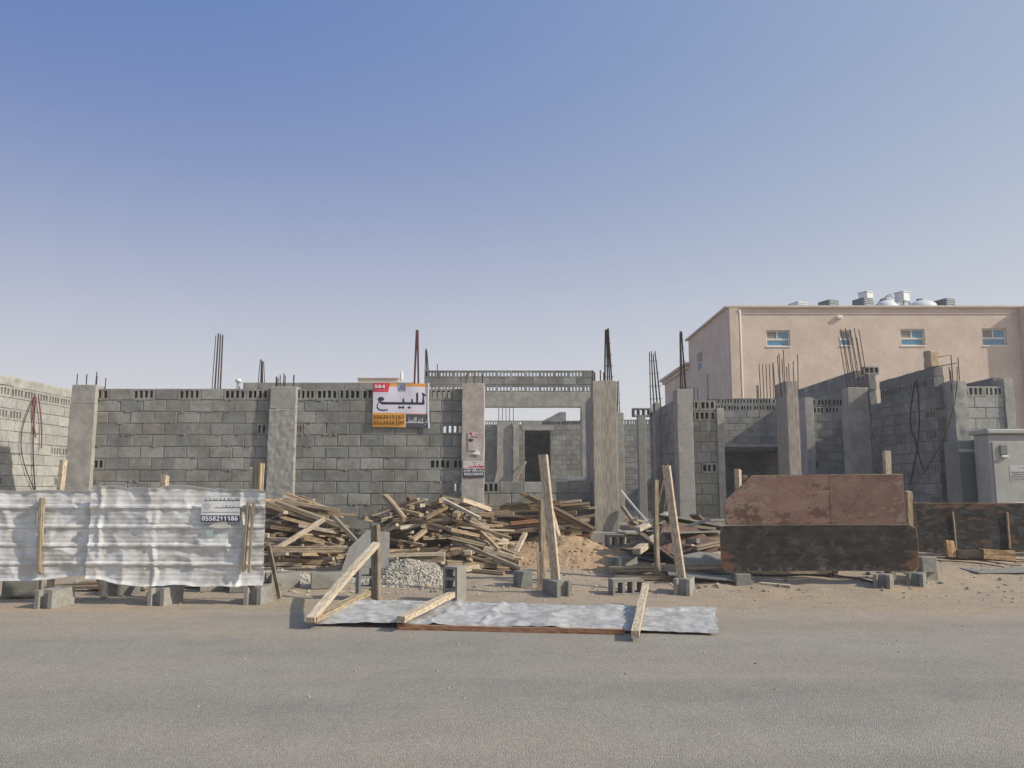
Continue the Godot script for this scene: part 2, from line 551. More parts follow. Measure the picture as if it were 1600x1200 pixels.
# formwork board faces: painted film with torn patches and run-down cement
func panel_tex(S: int, kind: int) -> ImageTexture:
	var n1 := FastNoiseLite.new()
	n1.seed = 60 + kind
	n1.frequency = 0.012
	n1.fractal_octaves = 5
	var n2 := FastNoiseLite.new()
	n2.seed = 70 + kind
	n2.frequency = 0.05
	n2.fractal_octaves = 4
	var r := RandomNumberGenerator.new()
	r.seed = 80 + kind
	var out := PackedByteArray()
	out.resize(S * S * 3)
	for y in S:
		for x in S:
			var up := 1.0 - float(y) / S
			var fx := float(x) / S
			var flake := n1.get_noise_2d(x * 1.6, y * 0.55) + 0.35 * n2.get_noise_2d(x * 1.4, y * 0.6)
			var gate := n1.get_noise_2d(x * 0.28 + 400.0, y * 0.28 + 90.0)
			var wx := x + 26.0 * n1.get_noise_2d(x * 0.7, y * 1.0 + 700.0)
			var run := n2.get_noise_2d(wx * 0.55, y * 0.09 + 500.0) + 0.3 * n2.get_noise_2d(wx * 1.7 + 30.0, y * 0.25)
			var blot := n1.get_noise_2d(x * 0.9 + 900.0, y * 0.7)
			var c: Vector3
			if kind == 1:
				c = Vector3(0.185, 0.110, 0.088).lerp(Vector3(0.215, 0.135, 0.110), clampf(blot + 0.5, 0, 1))
				# film flaked off in patches, most at the clipped end and along the upper edge
				var f := flake + gate * 0.9 + (0.22 if fx < 0.24 else 0.0) * clampf((0.24 - fx) * 9.0, 0, 1) + (0.18 if fx > 0.68 else 0.0) * clampf((fx - 0.68) * 9.0, 0, 1) - 0.10
				if f > 0.30: c = c.lerp(Vector3(0.085, 0.048, 0.036), clampf((f - 0.30) * 7.0, 0, 0.8))
				if f < -0.52: c = c.lerp(Vector3(0.22, 0.175, 0.14), clampf((-0.52 - f) * 5.0, 0, 0.6))
				c = c.lerp(Vector3(0.21, 0.17, 0.135), clampf(run * 0.9 - 0.25, 0, 0.4))
				# the far third is an older, browner piece butted on, with upright rain marks
				var old := clampf((fx - 0.585) * 90.0, 0, 1) * clampf(0.75 + 1.3 * n1.get_noise_2d(x * 1.2 + 50.0, y * 0.25), 0, 1)
				c = c.lerp(Vector3(0.135, 0.088, 0.068), old * 0.75)
				if absf(fx - 0.585) < 0.0022: c = Vector3(0.05, 0.03, 0.025)
				c = c.lerp(Vector3(0.105, 0.066, 0.052), clampf(n2.get_noise_2d(wx * 0.9, y * 0.07 + 90.0) * 1.6 - 0.2, 0, 0.5))
				# bare wood where the veneer split away along the grain
				var bare := n2.get_noise_2d(x * 0.8 + 60.0, y * 0.5) + 0.9 * n1.get_noise_2d(x * 0.5, y * 0.5 + 250.0) + clampf((0.20 - fx) * 3.0, -0.25, 0.3) + clampf((fx - 0.88) * 3.0, 0.0, 0.3)
				if bare > 0.30: c = c.lerp(Vector3(0.235, 0.185, 0.14), clampf((bare - 0.30) * 5.0, 0, 0.7))
			else:
				c = Vector3(0.026, 0.022, 0.019).lerp(Vector3(0.046, 0.039, 0.033), clampf(blot * 1.2 + 0.5, 0, 1))
				c = c.lerp(Vector3(0.115, 0.10, 0.083), clampf(run * 1.3 - 0.16, 0, 0.6) * clampf(0.5 + 1.5 * gate, 0, 1))
				c = c.lerp(Vector3(0.015, 0.013, 0.012), clampf(-run * 1.1 - 0.1, 0, 0.6))
				# cement that splashed up from below, in ragged tongues
				var splash := clampf((0.09 + 0.26 * n2.get_noise_2d(x * 0.9, 40.0 + y * 0.08) - up) * 8.0, 0, 1) * clampf(0.45 + 1.2 * n2.get_noise_2d(x * 1.0 + 77, y * 0.6), 0, 1)
				c = c.lerp(Vector3(0.185, 0.165, 0.14), splash * 0.7)
				var torn := n1.get_noise_2d(x * 1.2 + 300, y * 0.8) + 0.2 * run
				if kind == 3:
					torn += 0.5 * clampf((up - 0.72) * 3.0, 0, 1) - 0.16
					if torn > 0.16: c = c.lerp(Vector3(0.135, 0.078, 0.05), clampf((torn - 0.20) * 4.0, 0, 0.75))
					if torn < -0.34: c = c.lerp(Vector3(0.055, 0.068, 0.072), clampf((-0.34 - torn) * 6.0, 0, 0.8))
				else:
					var ends := minf(fx, 1.0 - fx)
					var w := torn * 0.9 + (0.075 - ends) * 9.0 + (0.30 - up) * 1.4
					if w > 0.22: c = c.lerp(Vector3(0.15, 0.075, 0.045), clampf((w - 0.30) * 4.0, 0, 0.75) * clampf((0.12 - ends) * 20.0, 0, 1))
			var g := 1.0 + (r.randf() - 0.5) * 0.16
			var col := Color(c.x * g, c.y * g, c.z * g).linear_to_srgb()
			var i := (y * S + x) * 3
			out[i] = int(clampf(col.r, 0, 1) * 255)
			out[i + 1] = int(clampf(col.g, 0, 1) * 255)
			out[i + 2] = int(clampf(col.b, 0, 1) * 255)
	return to_tex(S, out)

# ------------------------------------------------------------------ ground
func gh(x: float, d: float) -> float:
	var t := smoothstep(9.7, 13.4, d)
	var y := 0.30 * t + 0.12 * smoothstep(13.6, 17.0, d)
	return y + (gnoise.get_noise_2d(x * 1.0, d * 1.0) * 0.05 + gnoise.get_noise_2d(x * 5.0, d * 5.0) * 0.022) * smoothstep(8.9, 11.0, d)

func on(x: float, d: float, up := 0.0) -> Vector3:
	return Vector3(x, gh(x, d) + up, -d)

func grid_mesh(xs: Array, ds: Array, height: Callable, color: Callable) -> ArrayMesh:
	var st := begin()
	st.set_smooth_group(0)
	for j in ds.size():
		for i in xs.size():
			var x: float = xs[i]
			var d: float = ds[j]
			st.set_color(color.call(x, d))
			st.set_uv(Vector2(x, d))
			st.add_vertex(Vector3(x, height.call(x, d), -d))
	var n := xs.size()
	for j in ds.size() - 1:
		for i in n - 1:
			var a := j * n + i
			for k in [a, a + n, a + n + 1, a, a + n + 1, a + 1]:
				st.add_index(k)
	st.generate_normals()
	return st.commit()

func steps(a: float, b: float, s: float) -> Array:
	var n := int(round((b - a) / s))
	var out := []
	for i in n + 1:
		out.append(a + (b - a) * i / n)
	return out

func build_ground() -> void:
	var xs := [-900.0, -300.0, -120.0, -60.0, -35.0, -22.0, -16.0] + steps(-12.5, 12.5, 0.1) + [16.0, 22.0, 35.0, 60.0, 120.0, 300.0, 900.0]
	var ds := [-300.0, -60.0, -10.0, 0.0, 4.0, 7.0] + steps(8.0, 16.0, 0.1) + [17.0, 18.5, 20.0, 24.0, 30.0, 40.0, 60.0, 100.0, 200.0, 500.0, 1500.0]
	var gcol := func(x: float, d: float) -> Color:
		var a := clampf(0.5 + 0.9 * cnoise.get_noise_2d(x * 0.6, d * 1.6), 0, 1)
		var b := clampf(0.5 + 1.2 * cnoise.get_noise_2d(x * 2.2 + 40, d * 3.0), 0, 1)
		return Color(0.385, 0.325, 0.26).lerp(Color(0.46, 0.365, 0.272), a).lerp(Color(0.35, 0.315, 0.27), b * 0.45)
	var gy := func(x: float, d: float) -> float: return gh(x, d) - (0.03 if d < 8.35 else 0.0)
	structure(grid_mesh(xs, ds, gy, gcol), "ground", M.ground)
	# the road, dusted with sand in streaks along its length; its far edge frays out
	var rx := [-900.0, -300.0, -100.0, -40.0, -20.0] + steps(-11.0, 11.0, 0.08) + [20.0, 40.0, 100.0, 300.0, 900.0]
	var fr := []
	for k in 70:
		fr.append(float(k) / 69.0)
	var st := begin()
	st.set_smooth_group(0)
	for t in fr:
		for x in rx:
			var edge: float = 8.75 + 0.16 * cnoise.get_noise_2d(x * 0.5, 3.0) + 0.10 * cnoise.get_noise_2d(x * 2.3, 9.0) + 0.05 * cnoise.get_noise_2d(x * 9.0, 12.0)
			var d: float = lerpf(-6.0, 3.0, t * 8.0) if t < 0.125 else lerpf(3.0, edge, (t - 0.125) / 0.875)
			var w := clampf(0.5 + 0.85 * cnoise.get_noise_2d(x * 0.10, d * 1.3 + 20) + 0.45 * cnoise.get_noise_2d(x * 0.7, d * 2.6 + 60) + 0.3 * cnoise.get_noise_2d(x * 5.0, d * 6.0), 0, 1)
			var p := clampf(0.5 + 1.3 * cnoise.get_noise_2d(x * 0.9 + 90, d * 1.1), 0, 1)
			var c := Color(0.292, 0.278, 0.250).lerp(Color(0.375, 0.350, 0.308), w).lerp(Color(0.38, 0.335, 0.28), p * 0.5)
			# drifted sand lies in tongues over the far edge
			var drift := clampf((0.55 * cnoise.get_noise_2d(x * 0.45 + 7, d * 2.0) + 0.35 * cnoise.get_noise_2d(x * 2.0, d * 6.0) + (d - 7.35) * 0.62) * 1.0, 0, 1)
			c = c.lerp(Color(0.445, 0.365, 0.29), drift * 0.85)
			st.set_color(c)
			st.set_uv(Vector2(x, d))
			st.add_vertex(Vector3(x, 0.004 + 0.006 * (1.0 - smoothstep(edge - 0.3, edge, d)), -d))
	var n := rx.size()
	for j in fr.size() - 1:
		for i in n - 1:
			var a := j * n + i
			for k in [a, a + n, a + n + 1, a, a + n + 1, a + 1]:
				st.add_index(k)
	st.generate_normals()
	structure(st.commit(), "road", M.road)
	# loose chips and pebbles
	var pm := pebble_mesh(3)
	var spots := []
	rng.seed = 900
	for k in 900:
		var x := rng.randf_range(-7.5, 8.5)
		var d := 9.3 + 4.2 * pow(rng.randf(), 0.8)
		spots.append([on(x, d, 0.002), rng.randf_range(0.006, 0.022)])
	for k in 60:
		spots.append([Vector3(rng.randf_range(-5, 5), 0.012, -rng.randf_range(5.0, 8.6)), rng.randf_range(0.005, 0.012)])
	var peb := scatter(pm, spots, M.pebble, "pebbles", self)
	peb.set_meta("label", "loose pebbles and chips strewn over the sandy verge")
	peb.set_meta("category", "pebbles")
	var chips := []
	for k in 260:
		var x := rng.randf_range(-3.2, 3.4)
		var d := 10.1 + 2.6 * rng.randf()
		chips.append([on(x, d, 0.006), rng.randf_range(0.6, 1.6)])
	var cst := begin()
	cbox_to(cst, Vector3.ZERO, Vector3(0.07, 0.008, 0.018), 0.002)
	var mmi := scatter_flat(cst.commit(), chips, M.woods[2], "wood_chips")
	mmi.set_meta("label", "splinters and wood chips strewn around the timber heaps")
	mmi.set_meta("category", "wood chips")
	var rub := []
	for k in 130:
		rub.append([on(rng.randf_range(-6.5, 7.5), 10.2 + 3.2 * rng.randf(), 0.012), rng.randf_range(0.012, 0.04)])
	var ro := scatter(pebble_mesh(9), rub, M.blocks[2], "rubble", self)
	ro.set_meta("label", "broken lumps of grey block scattered over the site ground")
	ro.set_meta("category", "rubble")
	# mounds
	var sand := thing("sand_heap", "low heap of orange building sand beside the timber", "sand heap", Vector3.ZERO)
	part(mound(0.85, 12.55, 1.25, 1.0, 0.30, 21), "mound", M.sand, sand)
	var lumps := []
	for k in 260:
		var an := rng.randf() * TAU
		var rr := sqrt(rng.randf())
		var x := 0.85 + cos(an) * rr * 1.2
		var d := 12.55 + sin(an) * rr * 0.95
		lumps.append([Vector3(x, mound_y(x, d, 0.85, 12.55, 1.25, 1.0, 0.30, 21), -d), rng.randf_range(0.008, 0.035)])
	scatter(pm, lumps, M.sand, "clod", sand)
	var gr := thing("gravel_heap", "small heap of pale gravel in front of the middle timber pile", "gravel heap", Vector3.ZERO)
	part(mound(-1.42, 11.15, 0.70, 0.5, 0.24, 22), "mound", M.stone2, gr)
	for mm in 2:
		var sp := []
		for k in 1500:
			var an := rng.randf() * TAU
			var rr := sqrt(rng.randf()) * 1.12
			var x := -1.42 + cos(an) * rr * 0.72
			var d := 11.15 + sin(an) * rr * 0.55
			sp.append([Vector3(x, maxf(mound_y(x, d, -1.42, 11.15, 0.70, 0.5, 0.24, 22), gh(x, d)) + 0.004, -d), rng.randf_range(0.009, 0.026)])
		scatter(pebble_mesh(5 + mm), sp, M.stone if mm == 0 else M.stone2, "gravel_stone", gr)
	var sm := thing("gravel_spill", "thin spill of gravel behind the two loose blocks near the white fence", "gravel", Vector3.ZERO)
	part(mound(-3.05, 11.0, 0.85, 0.3, 0.10, 24), "mound", M.stone2, sm)
	var sp2 := []
	for k in 700:
		var x := -3.05 + rng.randfn(0, 0.42)
		var d := 11.0 + rng.randfn(0, 0.16)
		sp2.append([Vector3(x, maxf(mound_y(x, d, -3.05, 11.0, 0.85, 0.3, 0.10, 24), gh(x, d)) + 0.003, -d), rng.randf_range(0.008, 0.022)])
	scatter(pm, sp2, M.stone, "gravel_stone", sm)

func mound_y(x: float, d: float, cx: float, cd: float, rx: float, rd: float, h: float, sd: int) -> float:
	var q := sqrt(pow((x - cx) / rx, 2) + pow((d - cd) / rd, 2)) + 0.16 * gnoise.get_noise_2d(x * 2.5 + sd, d * 2.5)
	var k := clampf(1.0 - q, 0.0, 1.0)
	return gh(x, d) + h * (k * k * (3 - 2 * k) * 0.5 + k * 0.5) + k * 0.05 * gnoise.get_noise_2d(x * 9.0, d * 9.0 + sd) - (0.02 if k <= 0.0 else 0.0)

func mound(cx: float, cd: float, rx: float, rd: float, h: float, sd: int) -> ArrayMesh:
	return grid_mesh(steps(cx - rx * 1.25, cx + rx * 1.25, 0.035), steps(cd - rd * 1.25, cd + rd * 1.25, 0.035),
		func(x, d): return mound_y(x, d, cx, cd, rx, rd, h, sd), func(_x, _d): return Color.WHITE)

func pebble_mesh(seed_: int) -> ArrayMesh:
	var r := RandomNumberGenerator.new()
	r.seed = seed_
	var st := begin()
	var P := []
	for j in 4:
		for i in 6:
			var a := TAU * i / 6.0 + j * 0.4
			var e := -1.2 + 2.4 * j / 3.0
			P.append(Vector3(cos(a) * cos(e), sin(e) * 0.75, sin(a) * cos(e)) * r.randf_range(0.8, 1.25))
	for j in 3:
		for i in 6:
			var a: Vector3 = P[j * 6 + i]
			var b: Vector3 = P[j * 6 + (i + 1) % 6]
			var c: Vector3 = P[j * 6 + 6 + (i + 1) % 6]
			var d: Vector3 = P[j * 6 + 6 + i]
			quad(st, a, b, c, d, a + b + c + d)
	for i in range(1, 5):
		tri(st, P[0], P[i], P[i + 1], Vector3.DOWN)
		tri(st, P[18], P[18 + i], P[18 + i + 1], Vector3.UP)
	return st.commit()

func scatter(mesh: Mesh, spots: Array, m: Material, called: String, parent: Node) -> MultiMeshInstance3D:
	var mm := MultiMesh.new()
	mm.transform_format = MultiMesh.TRANSFORM_3D
	mm.mesh = mesh
	mm.instance_count = spots.size()
	for i in spots.size():
		var s: float = spots[i][1]
		var b := Basis.from_euler(Vector3(rng.randf() * 6, rng.randf() * 6, rng.randf() * 6)).scaled(Vector3(s, s * 0.8, s))
		mm.set_instance_transform(i, Transform3D(b, spots[i][0]))
	var o := MultiMeshInstance3D.new()
	o.multimesh = mm
	o.material_override = m
	o.set_meta("kind", "stuff")
	o.name = numbered(called) if parent == self else called
	parent.add_child(o, true)
	return o

func scatter_flat(mesh: Mesh, spots: Array, m: Material, called: String) -> MultiMeshInstance3D:
	var o := scatter(mesh, spots, m, called, self)
	for i in spots.size():
		var b := Basis(Vector3.UP, rng.randf() * TAU) * Basis(Vector3.RIGHT, rng.randfn(0, 0.15)) * Basis(Vector3.BACK, rng.randfn(0, 0.12))
		o.multimesh.set_instance_transform(i, Transform3D(b.scaled(Vector3.ONE * spots[i][1]), spots[i][0]))
	return o

# ------------------------------------------------------------------ block work
const CH := 0.205
const BL := 0.405

# a block laid with its cells facing out: x -0.5..0.5 of len, front at +z
func hollow(len_: float, height: float, depth: float, cells: int, open: bool, seed_ := 0) -> ArrayMesh:
	var key := "h%.3f_%.3f_%.3f_%d_%s_%d" % [len_, height, depth, cells, open, seed_]
	if mesh_cache.has(key):
		return mesh_cache[key]
	var st := begin()
	var r := RandomNumberGenerator.new()
	r.seed = seed_ + 3
	var rimy := height * 0.17
	var web := 0.028
	var cw := (len_ - web * (cells + 1)) / cells
	var zf := depth * 0.5
	var holes := []
	var x := web
	for k in cells:
		var sh := r.randf_range(-0.12, 0.12) * cw if seed_ > 0 else 0.0
		var w := cw * (r.randf_range(0.62, 1.0) if seed_ > 0 else 1.0)
		holes.append([x + sh * 0.3, x + sh * 0.3 + w, rimy * r.randf_range(0.85, 1.15), height - rimy * r.randf_range(0.85, 1.15)])
		x += cw + web
	var body := pierced(len_, height, depth if open else depth * 0.8, holes)
	st.append_from(body, 0, Transform3D(Basis.IDENTITY, Vector3(-len_ * 0.5, -height * 0.5, zf)))
	if not open:
		box_to(st, Vector3(-len_ * 0.5, -height * 0.5, -zf), Vector3(len_ * 0.5, height * 0.5, -zf + depth * 0.2 - 0.001))
	mesh_cache[key] = st.commit()
	return mesh_cache[key]

# opts: hollow [[course, x0, x1, open]], gaps [[c0, c1, x0, x1]] (courses c0..c1 left out), tones, shift, thick, loose
func block_wall(called: String, label: String, at: Vector3, yaw: float, length: float, courses: int, opts := {}) -> Node3D:
	var w := thing(called, label, "wall", at, yaw, opts.get("group", ""))
	var tones: Array = opts.get("tones", M.blocks)
	var thick: float = opts.get("thick", 0.19)
	var mst := begin()
	var r := RandomNumberGenerator.new()
	r.seed = hash(label)
	var any := false
	for c in courses:
		var x: float = -BL * (0.5 if (c % 2 == 1) else 0.0) + opts.get("shift", 0.0)
		while x > 0.0:
			x -= BL
		while x < length - 0.02:
			var a: float = maxf(x, 0.0)
			var b: float = minf(x + BL, length)
			x += BL
			if b - a < 0.05:
				continue
			var gap := false
			for g in opts.get("gaps", []):      # blocks are cut where an opening begins or ends
				if c >= g[0] and c <= g[1]:
					if a >= g[2] and b <= g[3]: gap = true
					elif a < g[2] and b > g[2]: b = g[2]
					elif a < g[3] and b > g[3]: a = g[3]
			if gap or b - a < 0.04:
				continue
			var mid_ := (a + b) * 0.5
			var is_hollow := -1
			for hh in opts.get("hollow", []):
				if hh[0] == c and mid_ > hh[1] and mid_ < hh[2]:
					is_hollow = 1 if hh[3] else 0
			var tone: Material = tones[r.randi() % tones.size()]
			var y := CH * (c + 0.5)
			var jz := r.randf_range(-0.004, 0.004)
			if is_hollow >= 0:
				var cells := maxi(1, int(round((b - a) / 0.1)))
				var m := hollow(snappedf(b - a - 0.008, 0.05), CH - 0.008, thick, cells, is_hollow == 1, 1 + r.randi() % 3)
				var o := part(m, "hollow_block", tone, w, Transform3D(Basis.IDENTITY, Vector3(mid_, y, -thick * 0.5 + jz)))
				o.scale.x = (b - a - 0.008) / snappedf(b - a - 0.008, 0.05)
			else:
				var o := part(cbox(Vector3(0.397, CH - 0.009, thick), [0.004, 0.007, 0.012][r.randi() % 3]), "block", tone, w, xf(Vector3(mid_, y + r.randf_range(-0.0015, 0.0015), -thick * 0.5 + jz), r.randf_range(-0.006, 0.006), r.randf_range(-0.003, 0.003)))
				o.scale.x = (b - a - r.randf_range(0.006, 0.012)) / 0.397
				box_to(mst, Vector3(a, CH * c, -thick + 0.012), Vector3(b, CH * (c + 1), -0.012))
				any = true
	# mortar squeezed out of the joints and left to set
	for k in opts.get("smears", 0):
		var c := r.randi() % courses
		var q := Vector3(r.randf_range(0.1, length - 0.1), CH * c + r.randf_range(-0.012, 0.012), -0.002)
		var sm := rough_lump(r.randi() % 4)
		mst.append_from(sm, 0, Transform3D(Basis.IDENTITY.scaled(Vector3(r.randf_range(0.5, 1.6), r.randf_range(0.5, 1.3), 1.0)), q))
	if any:
		part(mst.commit(), "mortar", M.mortar, w)
	return w

func rough_lump(k: int) -> ArrayMesh:
	var key := "lump%d" % k
	if not mesh_cache.has(key):
		mesh_cache[key] = rough_box(Vector3(0.11, 0.028, 0.014), 0.006, 0.014, 0.022, 400 + k, 18.0)
	return mesh_cache[key]

# ------------------------------------------------------------------ concrete columns with starter bars
func bars(parent: Node, list: Array, m: Material = null, r := 0.009) -> void:
	for b in list:
		part(tube(b, r, 6), "rebar", m if m else M.steel, parent)

func column(called: String, label: String, x0: float, x1: float, d: float, depth: float, y0: float, y1: float, m: Material, opts := {}) -> Node3D:
	var c := thing(called, label, "column", Vector3((x0 + x1) * 0.5, y0, -(d + depth * 0.5)), 0.0, opts.get("group", ""))
	var cut: float = opts.get("cut", 0.0)     # height of the last pour
	var h := y1 - y0
	var amp: float = opts.get("amp", 0.006)
	var sd: int = hash(label) % 1000
	part(rough_box(Vector3(x1 - x0, h - cut, depth), opts.get("round", 0.006), opts.get("step", 0.08), amp, sd, opts.get("freq", 3.0)), "shaft", m, c, Transform3D(Basis.IDENTITY, Vector3(0, (h - cut) * 0.5, 0)))
	if cut > 0.0:
		part(rough_box(Vector3(x1 - x0 - 0.014, cut, depth - 0.014), 0.01, 0.08, amp, sd + 7), "top_pour", m, c, Transform3D(Basis.IDENTITY, Vector3(0.004, h - cut * 0.5 + 0.001, 0)))
	return c

func fan(base: Vector3, n: int, w: float, depth: float, h: float, top_w: float, lean: float, sd: int, vary := 0.1, low := 0.3) -> Array:
	var r := RandomNumberGenerator.new()
	r.seed = sd
	var out := []
	for k in n:
		var t := (k + 0.5) / n - 0.5
		var z := (0.5 if k % 2 == 0 else -0.5) * depth
		var hh := h * (1.0 - vary * r.randf())
		var a := base + Vector3(t * w, -low, z)
		var b := base + Vector3(t * top_w + lean, hh, z * top_w / maxf(w, 0.01))
		out.append([a, a.lerp(b, 0.5) + Vector3(r.randfn(0, 0.006), 0, r.randfn(0, 0.006)), b])
	return out

func ties(parent: Node, at: Vector3, w: float, depth: float) -> void:
	var p := [at + Vector3(-w, 0, depth), at + Vector3(w, 0.01, depth), at + Vector3(w, 0, -depth), at + Vector3(-w, 0.01, -depth), at + Vector3(-w, 0, depth)]
	part(tube(p, 0.0035, 4), "tie", M.steel, parent)

# ------------------------------------------------------------------ loose things
func stick_mesh(l: float, w: float, h: float, sd: int) -> ArrayMesh:
	var key := "s%.2f_%.3f_%.3f_%d" % [l, w, h, sd]
	if mesh_cache.has(key):
		return mesh_cache[key]
	var r := RandomNumberGenerator.new()
	r.seed = sd * 31 + int(l * 100)
	var st := begin()
	var n := 4
	var bend := r.randfn(0, 0.006 * l)
	var warp := r.randfn(0, 0.004 * l)
	var ring := []
	for i in n + 1:
		var t := float(i) / n - 0.5
		var off := Vector3(0, bend * (0.25 - t * t) * 4.0, warp * (0.25 - t * t) * 4.0)
		var jag := (r.randf_range(-0.012, 0.012) if i == 0 or i == n else 0.0)
		var ww := w * r.randf_range(0.94, 1.04) * 0.5
		var hh := h * r.randf_range(0.94, 1.04) * 0.5
		var q := []
		for s in [[-1, -1], [1, -1], [1, 1], [-1, 1]]:
			q.append(Vector3(t * l + jag * s[0] + r.randfn(0, 0.001), hh * s[1], ww * s[0]) + off)
		ring.append(q)
	for i in n:
		for s in 4:
			var a: Vector3 = ring[i][s]
			var b: Vector3 = ring[i + 1][s]
			var c: Vector3 = ring[i + 1][(s + 1) % 4]
			var d: Vector3 = ring[i][(s + 1) % 4]
			var mid_ := (a + b + c + d) * 0.25
			var out := Vector3(0, mid_.y, mid_.z)
			out = Vector3(0, -1, 0) if s == 0 else (Vector3(0, 0, 1) if s == 1 else (Vector3(0, 1, 0) if s == 2 else Vector3(0, 0, -1)))
			var nn := (b - a).cross(c - a).normalized()
			if nn.dot(out) < 0: nn = -nn
			var v0 := s * 0.25
			tri(st, a, b, c, nn, Vector2(a.x, v0), Vector2(b.x, v0), Vector2(c.x, v0 + w))
			tri(st, a, c, d, nn, Vector2(a.x, v0), Vector2(c.x, v0 + w), Vector2(d.x, v0 + w))
	for e in [0, n]:
		var q: Array = ring[e]
		var out := Vector3(-1 if e == 0 else 1, 0, 0)
		tri(st, q[0], q[1], q[2], out, Vector2(0, 0), Vector2(0, w), Vector2(h, w))
		tri(st, q[0], q[2], q[3], out, Vector2(0, 0), Vector2(h, w), Vector2(h, 0))
	mesh_cache[key] = st.commit()
	return mesh_cache[key]

# a pile made by laying sticks down one after another, each coming to rest on what lies below
func pile(spec: Dictionary) -> void:
	rng.seed = spec.seed
	var cell := 0.03
	var x0: float = spec.x0 - 0.6
	var d0: float = spec.d0 - 0.6
	var nx := int((spec.x1 - spec.x0 + 1.2) / cell) + 1
	var nd := int((spec.d1 - spec.d0 + 1.2) / cell) + 1
	var H := PackedFloat32Array()
	H.resize(nx * nd)
	for j in nd:
		for i in nx:
			H[j * nx + i] = gh(x0 + i * cell, d0 + j * cell)
	for b in spec.get("under", []):     # solid bodies that the sticks may rest against: [x0, x1, d0, d1, top]
		for j in nd:
			for i in nx:
				var X := x0 + i * cell
				var D := d0 + j * cell
				if X > b[0] and X < b[1] and D > b[2] and D < b[3]:
					H[j * nx + i] = maxf(H[j * nx + i], b[4])
	for k in spec.n:
		var t: float = float(k) / spec.n
		var l := snappedf(lerpf(spec.len0, spec.len1, pow(rng.randf(), 1.3)), 0.15)
		var ty: Array = spec.kinds[rng.randi() % spec.kinds.size()]
		var w: float = ty[0]
		var h: float = ty[1]
		var best := {}
		for attempt in spec.get("tries", 3):
			var yaw: float = rng.randfn(0, spec.spread)
			if rng.randf() < spec.get("odd", 0.12):
				yaw = rng.randf_range(-1.5, 1.5)
			var squeeze: float = lerpf(1.0, spec.get("top", 0.45), t)
			var cx: float = (spec.x0 + spec.x1) * 0.5 + spec.get("cx", 0.0) * t + rng.randf_range(-0.5, 0.5) * (spec.x1 - spec.x0) * squeeze
			var cd: float = (spec.d0 + spec.d1) * 0.5 + spec.get("cd", 0.0) * t + rng.randf_range(-0.5, 0.5) * (spec.d1 - spec.d0) * squeeze
			var ex := absf(cos(yaw)) * l * 0.5
			var ed := absf(sin(yaw)) * l * 0.5
			cx = clampf(cx, minf(spec.x0 + ex, spec.x1 - ex), maxf(spec.x0 + ex, spec.x1 - ex))
			cd = clampf(cd, minf(spec.d0 + ed, spec.d1 - ed), maxf(spec.d0 + ed, spec.d1 - ed))
			# the line that lies on the heights under the stick, touching on both sides of its middle
			var n := 21
			var pts := []
			for q in n:
				var s := (float(q) / (n - 1) - 0.5) * l
				var hm := -1e9
				for e in [-0.45, 0.0, 0.45]:
					var X: float = cx + cos(yaw) * s - sin(yaw) * e * w
					var D: float = cd + sin(yaw) * s + cos(yaw) * e * w
					var i := clampi(int(round((X - x0) / cell)), 0, nx - 1)
					var j := clampi(int(round((D - d0) / cell)), 0, nd - 1)
					hm = maxf(hm, H[j * nx + i])
				pts.append(Vector2(s, hm))
			var bl := -1
			var br := -1
			var top := -1e9
			var slope := 0.0
			for a in n:
				if pts[a].x > 0.0: continue
				for b in n:
					if pts[b].x <= 0.0 or b == a: continue
					var sl: float = (pts[b].y - pts[a].y) / (pts[b].x - pts[a].x)
					var y: float = pts[a].y - sl * pts[a].x
					if y > top:
						top = y; slope = sl; bl = a; br = b
			if absf(slope) > spec.get("steep", 0.55):
				continue
			if best.is_empty() or top < best.top:
				best = {"top": top, "slope": slope, "yaw": yaw, "cx": cx, "cd": cd}
		if best.is_empty():
			continue
		var pitch := atan(best.slope)
		var ll := l * cos(pitch)
		var yaw2: float = best.yaw
		var xfm := xf(Vector3(best.cx, best.top + h * 0.5 / cos(pitch) + 0.001, -best.cd), yaw2, pitch, rng.randfn(0, 0.05))
		var m: Material = spec.mats[rng.randi() % spec.mats.size()]
		# say which one: length, tone, lie, height in the heap and which way across it
		var hi: float = (best.top - gh(best.cx, best.cd)) / spec.get("tall", 0.7)
		var fx: float = (best.cx - spec.x0) / (spec.x1 - spec.x0)
		var words := "%s %s %s %s %s %s, %s" % ["short" if l < 0.7 else ("long" if l > 1.15 else "middling"), M.tone.get(m, "grey"), "board" if w > h * 2.2 else ("square stick" if h > w * 0.85 else "stick"),
			"lying" if absf(pitch) < 0.14 else ("tilted" if absf(pitch) < 0.35 else "steep"), "at foot of" if hi < 0.2 else ("low in" if hi < 0.5 else ("high in" if hi < 0.85 else "atop")), spec.heap, spec.ends[0] if fx < 0.33 else (spec.ends[1] if fx > 0.67 else ("front" if best.cd < (spec.d0 + spec.d1) * 0.5 else "back"))]
		solo(stick_mesh(l, w, h, rng.randi() % 3), spec.called, m, words, spec.category, xfm, spec.group)
		var ns := int(ll / cell * 1.4) + 2
		for q in ns:
			var s := (float(q) / (ns - 1) - 0.5) * ll
			for e in [-0.5, -0.25, 0.0, 0.25, 0.5]:
				var X: float = best.cx + cos(yaw2) * s - sin(yaw2) * e * w
				var D: float = best.cd + sin(yaw2) * s + cos(yaw2) * e * w
				var i := clampi(int(round((X - x0) / cell)), 0, nx - 1)
				var j := clampi(int(round((D - d0) / cell)), 0, nd - 1)
				H[j * nx + i] = maxf(H[j * nx + i], best.top + best.slope * s + h)

